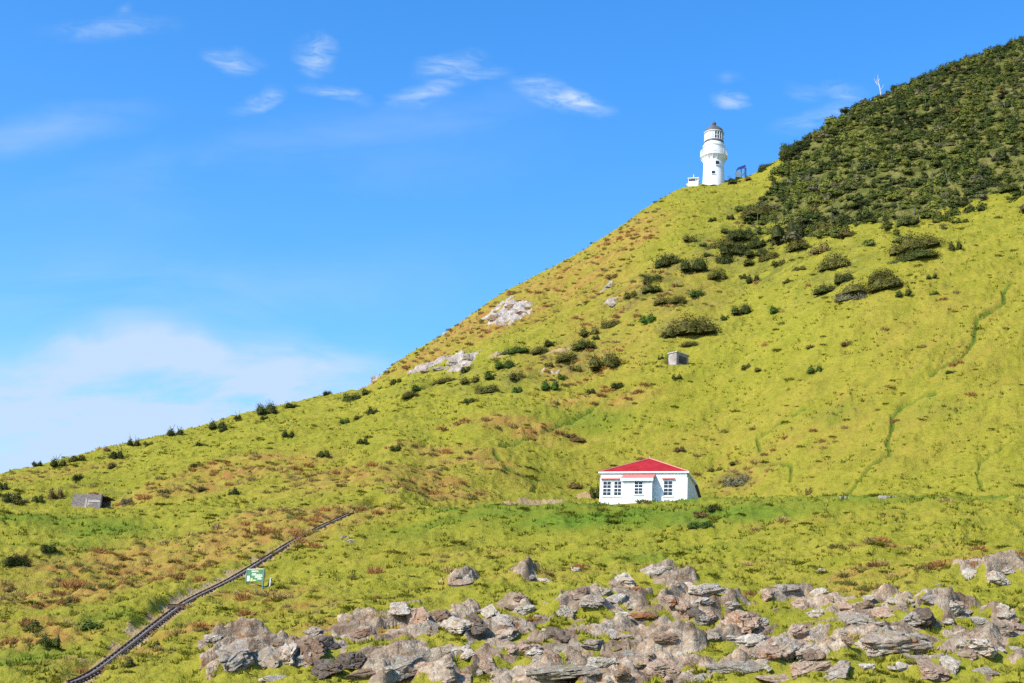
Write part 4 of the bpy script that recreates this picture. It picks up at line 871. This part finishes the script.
# ---- concrete hut on the slope
p = HUTP; q = mpp(p); hut = empty('concrete_hut', (p[0], p[1], p[2]-.1), rad(42)); tag(hut, 'small square concrete hut with a slab roof alone on the slope', 'hut')
A_, B_, Hh = 14.5*q/.78, 1.75, 12.5*q/.93
hw_ = MB().box((0, 0, -1.2), (A_, B_, Hh)).build('wall', CONC2, hut, bevel=.02)
MB().box((.55, -.03, .5), (A_-.5, -.004, Hh-.35)).build('shade_panel', TIMBER, hw_)  # dark sheet over most of this wall, standing in for its shade
MB().box((-.14, -.22, Hh+.002), (A_+.18, B_+.14, Hh+.18)).build('roof', CONC, hut, bevel=.02)

# ---- ruined hut
p = at(71, 509, 1.6); q = mpp(p); ru = empty('ruined_hut', (p[0], p[1], p[2]+.3), rad(-10)); tag(ru, 'low ruined stone hut with a dark open end at the edge of the bench', 'ruin')
def m_ruin():
    t = NT('old_masonry'); p_ = t.obj(); br = t.node('ShaderNodeTexBrick'); t.set(br.inputs[0], t.mapv(p_, (1, 1, 1), (rad(90), 0, 0)))
    br.inputs['Scale'].default_value = 1.6; br.inputs['Mortar Size'].default_value = .03
    for nm, c_ in (('Color1', (.21, .165, .155)), ('Color2', (.10, .08, .08)), ('Mortar', (.28, .25, .22))): br.inputs[nm].default_value = (*c_, 1)
    n = t.noise(p_, .8, 5, .6, .5); c_ = t.mix(t.ramp(n, .6, .66), br.outputs[0], (.42, .39, .35)); t.col(c_); t.bump(br.outputs[1], -.05); return t.m
w = 30*q/.98; h = 11*q/.93
RUIN = m_ruin(); b = MB(); n = 14; r = np.random.default_rng(4); top = h*(.9+.16*r.random(n+1))
for k in range(n): b.hexa([(w*k/n, 0, -.5), (w*(k+1)/n, 0, -.5), (w*(k+1)/n, .35, -.5), (w*k/n, .35, -.5), (w*k/n, 0, top[k]), (w*(k+1)/n, 0, top[k+1]), (w*(k+1)/n, .35, top[k+1]), (w*k/n, .35, top[k])])
bmesh.ops.remove_doubles(b.bm, verts=b.bm.verts, dist=.001)
b.build('front_wall', RUIN, ru)
MB().box((w*.47, -.07, -.3), (w*.53, -.003, h*.62)).box((w*.55, -.06, h*.32), (w*.98, -.003, h*.5)).build('plaster_patch', paint('old_plaster', (.33, .30, .27), .9, .25, 3), ru)
MB().box((0, 2.6, -.5), (w, 2.9, h*.95)).build('rear_wall', RUIN, ru); MB().box((0, .352, -.5), (.3, 2.598, h*.8)).build('end_wall', RUIN, ru)
MB().hexa([(.2, .3, h*.80), (w+.5, .3, h*.84), (w+.5, 3.1, h*.84), (.2, 3.1, h*.80), (.2, .3, h*.88), (w+.5, .3, h*.92), (w+.5, 3.1, h*.92), (.2, 3.1, h*.88)]).build('roof', TIMBER, ru)

# ---- information sign
p = at(254, 587); q = mpp(p); sg = empty('sign', (p[0], p[1], p[2]+.15), rad(-26)); tag(sg, 'green information sign on two posts beside the tramway', 'sign')
GREEN = paint('green_sign', (.065, .17, .085), .6, .3, 2.5); SG2 = paint('dark_sign_back', (.03, .06, .045), .7); YEL = paint('sign_yellow', (.55, .50, .15), .6, .3, 4); PBL = paint('sign_pale_blue', (.42, .58, .66), .6, .25, 5); PALE = paint('sign_pale', (.6, .64, .5), .6, .3, 5)
hw_ = 9.8*q; z0, z1 = 3.0*q, 15.4*q
bd = MB().box((-hw_, -.03, z0), (hw_, .05, z1)).build('board', GREEN, sg)
for sx in (-1, 1): MB().box((sx*hw_-.055+(sx*.057), -.05, -.7), (sx*hw_+.055+(sx*.057), .09, z1+.03)).build('post', paint('sign_post', (.10, .17, .14), .7), sg)
MB().box((-hw_, -.07, z1+.002), (hw_, .1, z1+.06)).build('cap_rail', PALE, sg)
lt = MB(); r = np.random.default_rng(8)
for zf, xa, xb, hh in ((.86, -.45, .35, .06), (.66, -.4, .1, .045), (.56, -.4, .85, .04), (.46, .05, .9, .05), (.36, .0, .75, .04), (.24, .35, .92, .05), (.14, -.2, .2, .04)):
    x = xa
    while x < xb:
        l = r.uniform(.05, .14); lt.box((x*hw_, -.036, z0+(z1-z0)*(zf-hh)), (min(x+l, xb)*hw_, -.031, z0+(z1-z0)*(zf+hh))); x += l+.035
lt.build('lettering', PALE, bd)
MB().box((-.95*hw_, -.036, z0+.08*(z1-z0)), (-.62*hw_, -.031, z0+.5*(z1-z0))).build('picture', PBL, bd)
MB().box((-.5*hw_, -.036, z0+.06*(z1-z0)), (-.25*hw_, -.031, z0+.3*(z1-z0))).box((.0*hw_, -.036, z0+.78*(z1-z0)), (.2*hw_, -.031, z0+.95*(z1-z0))).build('emblem', YEL, bd)
p = at(269.5, 586); o = MB().box((-.06, -.06, -.4), (.06, .06, .75)).box((-.08, -.08, .75), (.08, .08, .8)).build('marker_post', WHITE); o.location = p; tag(o, 'short white marker post standing beside the green sign', 'post')
p = at(175, 609.5); q = mpp(p); o = empty('timber_platform', tuple(p), rad(-12)); tag(o, 'dark timber landing box beside the tramway rails', 'platform')
MB().box((-.75, -.05, -.6), (.75, .0, .42)).box((-.75, 1.0, -.3), (.75, 1.05, .42)).box((-.78, .002, -.6), (-.73, .998, .42)).box((.73, .002, -.6), (.78, .998, .42)).build('frame', TIMBER, o)
b = MB()
for k in range(6): b.box((-.82+k*.275, -.12, .43), (-.57+k*.275, 1.12, .48))
b.build('deck', TIMBER, o)

# ---- inclined tramway
tr = empty('inclined_tramway', tuple(TRK[0])); tag(tr, 'straight dark timber tramway climbing the grass from the shore', 'tramway')
base_v = Vector(TRK[0]); P = [Vector(q)-base_v-Vector((0, 0, .10+.08*k/len(TRK))) for k, q in enumerate(TRK)]; BALL = paint('track_ballast', (.20, .17, .15), .95, .4, 1.4, .05); RAILM = paint('rusty_rail', (.085, .052, .036), .7, .4, 1.2); GREYM = paint('grey_rack', (.16, .14, .125), .7, .25, 1)
def side(i):
    d = (P[min(i+1, len(P)-1)]-P[max(i-1, 0)]); d.z = 0; d.normalize(); return Vector((d.y, -d.x, 0))
def ribbon(name, o0, o1, z0, z1, mat, i0=0, i1=None):
    b = MB(); i1 = i1 or len(P); rings = []
    for i in range(i0, i1):
        s_ = side(i); rings.append([b.bm.verts.new(P[i]+s_*o+Vector((0, 0, z))) for o, z in ((o0, z0), (o1, z0), (o1, z1), (o0, z1))])
    for A, B in zip(rings[:-1], rings[1:]):
        for k in range(4): b.bm.faces.new((A[k], A[(k+1) % 4], B[(k+1) % 4], B[k]))
    b.bm.faces.new(rings[0]); b.bm.faces.new(rings[-1][::-1]); return b.build(name, mat, tr)
ribbon('bed', -.42, .42, -.6, -.06, BALL)
ribbon('rail', -.36, -.26, .032, .15, RAILM); ribbon('rail', .26, .36, .032, .15, RAILM); ribbon('rack', -.09, .09, .032, .08, GREYM, 0, 118)
tot = np.concatenate([[0], np.cumsum(np.linalg.norm(np.diff(TRK, axis=0), axis=1))])
ns = 92; sl_me = None
for k in range(ns):
    sdist = tot[-1]*(k+.5)/ns; i = int(np.clip(np.searchsorted(tot, sdist), 1, len(P)-1)); f = (sdist-tot[i-1])/(tot[i]-tot[i-1]); c_ = P[i-1].lerp(P[i], f); s_ = side(i); d = (P[i]-P[i-1]).normalized(); n = s_.cross(d)
    if sl_me is None:
        so_ = MB().box((-.48, -.1, -.09), (.48, .1, .03)).build('sleeper', TIMBER, tr, bevel=.01); sl_me = so_.data
    else: so_ = link('sleeper', sl_me, None, tr)
    so_.matrix_local = Matrix(((s_.x, d.x, n.x, c_.x), (s_.y, d.y, n.y, c_.y), (s_.z, d.z, n.z, c_.z), (0, 0, 0, 1)))
print('track length', tot[-1])

# ---- bare dead tree above the wood
p = at(881, 98, 1.0); q = mpp(p); dt = empty('dead_tree', (p[0], p[1], p[2]-.3)); tag(dt, 'bare bleached dead tree sticking up over the forest skyline', 'dead tree')
BONE = paint('bleached_wood', (.46, .44, .41), .8, .15, 2)
k_ = q*1.25
MB().tube([(.2, 0, -.5), (0, 0, 5*k_), (-.8*k_, 0, 11*k_), (-1.7*k_, .2, 16*k_), (-1.9*k_, .2, 22*k_)], [.2, .16, .13, .1, .05], 7).build('trunk', BONE, dt, True)
for pts in (([(-.9*k_, 0, 11.5*k_), (-3.6*k_, .3, 15*k_), (-4.8*k_, .4, 19.5*k_)]), ([(-.3*k_, 0, 8*k_), (1.6*k_, -.3, 11*k_), (2.0*k_, -.3, 13*k_)]), ([(-1.6*k_, .2, 16*k_), (.1*k_, .5, 19*k_)]), ([(-2.6*k_, .2, 13.7*k_), (-3.0*k_, 0, 17.5*k_)])):
    MB().tube(pts, [.08, .06, .035][:len(pts)] if len(pts) == 3 else [.1, .04], 6).build('limb', BONE, dt, True)
# dry flower stalks on some of the flax on the low ridge
STK = paint('dry_stalk', (.07, .05, .03), .9)
for i in (1, 4, 5, 8, 12):
    o = SHOBJ[i]; r = np.random.default_rng(i)
    for k in range(3):
        b = MB(); x = r.uniform(-.5, .5); h = r.uniform(1.1, 1.5)
        zsc = 1.0
        b.tube([(x, 0, .5), (x+r.uniform(-.1, .1), 0, h*.6), (x+r.uniform(-.35, .35), 0, h)], [.03, .025, .018], 5); b.build('flower_stalk', STK, o)
# ------------------------------------------------------------------ labels for the many shrubs and rocks
ORD = ['first', 'second', 'third', 'fourth', 'fifth', 'sixth', 'seventh', 'eighth', 'ninth', 'tenth', 'eleventh', 'twelfth', 'thirteenth', 'fourteenth', 'fifteenth', 'sixteenth', 'seventeenth', 'eighteenth', 'nineteenth', 'twentieth']
cname = {DG: 'dark green', MG: 'mid green', OL: 'olive', BG: 'bright green', BR: 'brown', GY: 'grey green'}
MARKS = [('the cottage', 645, 487), ('the lighthouse', 713, 160), ('the concrete hut', 680, 359), ('the ruined hut', 87, 503), ('the green sign', 255, 579), ('the upper rock scar', 508, 313), ('the lower rock scar', 455, 362), ('the winding furrow', 890, 430), ('the dead tree', 877, 90)]
def place(px, py):
    best = min(MARKS, key=lambda m: math.hypot((m[1]-px), (m[2]-py)*1.3)); dx, dy = px-best[1], best[2]-py
    n = math.hypot(dx, dy)/88
    a = math.degrees(math.atan2(dy, dx))
    side_ = ['right of', 'up-right of', 'above', 'up-left of', 'left of', 'down-left of', 'below', 'down-right of'][int(((a+22.5) % 360)//45)]
    dist = 'close' if n < .8 else 'midway' if n < 1.8 else 'far'
    return f'{dist} {side_} {best[0]}'
def crest_row(px): return np.interp(px, [0, 100, 200, 300, 366], [475, 450, 429, 402, 388])
items = []
for o in SHOBJ:
    px, py, w, h = o['px']; tint = SHRUBS[SHOBJ.index(o)][4]
    size = 'tiny' if w < 9.5 else 'small' if w < 14.5 else 'mid-sized' if w < 24 else 'large' if w < 40 else 'very large'
    shape = 'flat' if w/h > 2.9 else 'round' if w/h < 1.35 else 'bushy'
    if px < 370 and py < crest_row(px)+5.5: loc = 'on the low ridge skyline'
    else: loc = place(px, py)
    items.append([o, f'{size} {shape} {cname[tint]} shrub', loc, px])
def finish(items, tail, cat, group):
    from collections import defaultdict
    g = defaultdict(list)
    for it in items: g[(it[1], it[2])].append(it)
    for (d, l), L in g.items():
        L.sort(key=lambda it: it[3])
        for k, it in enumerate(L):
            lab = f'{d} {l}' if len(L) == 1 else f'{ORD[k]} of {len(L)} {d}s {l}'
            if len(L) > 1:
                lab = f'{ORD[k]} from left of {len(L)} {d}s {l}'
                if len(lab.split()) > 16: lab = lab.replace('mid-sized ', '').replace('very large', 'large')
                if len(lab.split()) > 16: lab = lab.replace(' from left', '')
            tag(it[0], lab, cat, group)
finish(items, '', 'shrub', 'shrubs dotted over the grassy slope')
for o in SHOBJ: del o['px']
rname = {G_: 'grey', LG: 'pale grey', PK: 'pinkish', DK: 'dark', OR: 'rust orange', BN: 'brown'}
items = []
for (o, px, py, w, h, tint) in ROBJ:
    size = 'tiny' if w < 9.5 else 'small' if w < 15 else 'mid-sized' if w < 24 else 'large' if w < 40 else 'very large'
    shape = 'slab' if w/h > 1.9 else 'upright rock' if w/h < .9 else 'boulder'
    row = 'along the top of the shore outcrop' if py < 602 else 'in the upper outcrop' if py < 625 else 'in the middle of the outcrop' if py < 650 else 'in the lowest outcrop row'
    if px < 365: row = 'in the outcrop below the green sign'
    if py < 400: row = 'of the upper rock scar' if px > 485 else 'of the lower rock scar'
    elif py < 560: row = 'lying alone in grass above the green sign'
    items.append([o, f'{size} {rname[tint]} {shape}', row, px])
finish(items, '', 'rock', 'rocks of the shore outcrop')

# ------------------------------------------------------------------ sky and light
SUN_EL = rad(38); sv = np.array([-.78, -.63]); sv /= np.linalg.norm(sv)
S = Vector((sv[0]*math.cos(SUN_EL), sv[1]*math.cos(SUN_EL), math.sin(SUN_EL)))
ld = bpy.data.lights.new('sun', 'SUN'); lo = bpy.data.objects.new('sun', ld); COL.objects.link(lo)
ld.energy = 3.5; ld.angle = rad(.53); ld.color = (1.0, .955, .87); lo.rotation_euler = S.to_track_quat('Z', 'Y').to_euler(); lo.location = (-80, -60, 200)
world = bpy.data.worlds.new('World'); scene.world = world; world.use_nodes = True
nt = world.node_tree; N = nt.nodes; N.clear(); Lk = nt.links.new
out = N.new('ShaderNodeOutputWorld'); bg = N.new('ShaderNodeBackground'); Lk(bg.outputs[0], out.inputs[0])
sky = N.new('ShaderNodeTexSky'); sky.sky_type = 'NISHITA'; sky.sun_disc = False; sky.sun_elevation = SUN_EL; sky.sun_rotation = math.atan2(S.x, S.y) % (2*math.pi)
sky.air_density = 1.0; sky.dust_density = .3; sky.ozone_density = 2.0; sky.altitude = 0
bg.inputs['Strength'].default_value = .15
hs = N.new('ShaderNodeHueSaturation'); hs.inputs['Hue'].default_value = .505; hs.inputs['Saturation'].default_value = 1.38; hs.inputs['Value'].default_value = 1.0; Lk(sky.outputs[0], hs.inputs['Color'])
tc = N.new('ShaderNodeTexCoord')
# direction on a plane far to the north: u = x/y, v = z/y
sx = N.new('ShaderNodeSeparateXYZ'); Lk(tc.outputs['Generated'], sx.inputs[0])
def mth(op, a, b=None):
    n = N.new('ShaderNodeMath'); n.operation = op
    for i, v in enumerate((a, b)):
        if v is None: continue
        if isinstance(v, bpy.types.NodeSocket): Lk(v, n.inputs[i])
        else: n.inputs[i].default_value = v
    return n.outputs[0]
yy = mth('MAXIMUM', sx.outputs[1], .05)
cx = N.new('ShaderNodeCombineXYZ'); Lk(mth('DIVIDE', sx.outputs[0], yy), cx.inputs[0]); Lk(mth('DIVIDE', sx.outputs[2], yy), cx.inputs[1])
def noise_(vec, sc_, det=5, rough=.6, dist=0., map_=None):
    if map_:
        m = N.new('ShaderNodeMapping'); m.inputs['Rotation'].default_value = (0, 0, map_[2]); m.inputs['Scale'].default_value = (map_[0], map_[1], 1); Lk(vec, m.inputs[0]); vec = m.outputs[0]
    n = N.new('ShaderNodeTexNoise'); n.inputs['Scale'].default_value = sc_; n.inputs['Detail'].default_value = det; n.inputs['Roughness'].default_value = rough; n.inputs['Distortion'].default_value = dist; Lk(vec, n.inputs['Vector']); return n.outputs['Fac']
def rng_(f, a, b, lo_=0., hi_=1.):
    n = N.new('ShaderNodeMapRange'); n.interpolation_type = 'SMOOTHSTEP'; Lk(f, n.inputs[0])
    for i, v in enumerate((a, b, lo_, hi_)): n.inputs[i+1].default_value = v
    return n.outputs[0]
# warp a little so that the wisps fray
wn = N.new('ShaderNodeTexNoise'); wn.inputs['Scale'].default_value = 22; wn.inputs['Detail'].default_value = 5; Lk(cx.outputs[0], wn.inputs['Vector'])
ws = N.new('ShaderNodeVectorMath'); ws.operation = 'SUBTRACT'; Lk(wn.outputs['Color'], ws.inputs[0]); ws.inputs[1].default_value = (.5, .5, .5)
wm = N.new('ShaderNodeVectorMath'); wm.operation = 'MULTIPLY_ADD'; Lk(ws.outputs[0], wm.inputs[0]); wm.inputs[1].default_value = (.035, .028, 0); Lk(cx.outputs[0], wm.inputs[2])
def cloud(px, py, a, b, rot, w, frays):
    d = ray(px, py); u, v = d[0]/d[1], d[2]/d[1]
    m = N.new('ShaderNodeMapping'); m.vector_type = 'TEXTURE'; m.inputs['Location'].default_value = (u, v, 0); m.inputs['Rotation'].default_value = (0, 0, rad(rot)); m.inputs['Scale'].default_value = (a/F*1.1, b/F*1.1, 1)
    Lk(wm.outputs[0], m.inputs[0])
    ln = N.new('ShaderNodeVectorMath'); ln.operation = 'LENGTH'; Lk(m.outputs[0], ln.inputs[0])
    g = rng_(ln.outputs['Value'], 1.25, .0)
    return mth('MULTIPLY', mth('MULTIPLY', g, frays), w)
fr1 = rng_(noise_(cx.outputs[0], 75, 7, .66, .9, (.4, 1.3, rad(-24))), .25, .82)
fr2 = rng_(noise_(cx.outputs[0], 9, 6, .6, .5, (.5, 1.5, rad(-8))), .30, .68)
CL = [(316, 56, 22, 27, 20, 1.05, fr1), (232, 62, 34, 12, -8, .75, fr1), (259, 102, 26, 13, 30, .8, fr1), (338, 95, 40, 10, -6, .7, fr1), (425, 90, 46, 13, 24, .75, fr1), (450, 62, 38, 18, 12, .7, fr1), (480, 72, 34, 10, 8, .5, fr1), (555, 95, 50, 17, -14, 1.2, fr1), (588, 104, 30, 14, -20, .8, fr1),
      (108, 28, 75, 16, 5, .42, fr1), (128, 12, 12, 10, 40, .3, fr1), (730, 104, 17, 9, -14, 1.0, fr1), (724, 80, 16, 10, 0, .35, fr1), (843, 91, 26, 12, 0, .65, fr1), (810, 118, 40, 16, 20, .45, fr1), (800, 90, 24, 9, -8, .3, fr1), (430, 120, 160, 30, 16, .16, fr2), (200, 160, 200, 30, 18, .14, fr2), (838, 108, 26, 12, 10, .35, fr1),
      (40, 132, 120, 26, 14, .36, fr2), (60, 352, 180, 26, 4, .5, fr2), (110, 345, 90, 12, 0, .35, fr2), (30, 430, 260, 80, -4, 1.15, fr2), (200, 360, 110, 26, -22, .75, fr2), (260, 390, 190, 60, -4, .7, fr2), (170, 420, 270, 80, 4, .9, fr2), (250, 300, 320, 60, 10, .16, fr2), (300, 180, 300, 60, 14, .12, fr2), (60, 300, 260, 60, 6, .22, fr2), (330, 365, 110, 40, 0, .35, fr2)]
tot_ = None
for c_ in CL:
    k_ = cloud(*c_); tot_ = k_ if tot_ is None else mth('ADD', tot_, k_)
cf = mth('MINIMUM', tot_, .93)
mx = N.new('ShaderNodeMix'); mx.data_type = 'RGBA'; Lk(cf, mx.inputs['Factor']); Lk(hs.outputs[0], mx.inputs[6]); mx.inputs[7].default_value = (1.95, 2.5, 3.25, 1)
Lk(mx.outputs[2], bg.inputs['Color'])
vs = scene.view_settings; vs.view_transform = 'Standard'; vs.look = 'None'; vs.exposure = 1.02; vs.gamma = 1; vs.use_curve_mapping = False
scene.render.engine = 'CYCLES'
try: scene.cycles.use_denoising = False
except Exception: pass
scene.cycles.filter_width = 1.5; scene.cycles.max_bounces = 5; scene.cycles.diffuse_bounces = 3
print('done', time.time()-T0)
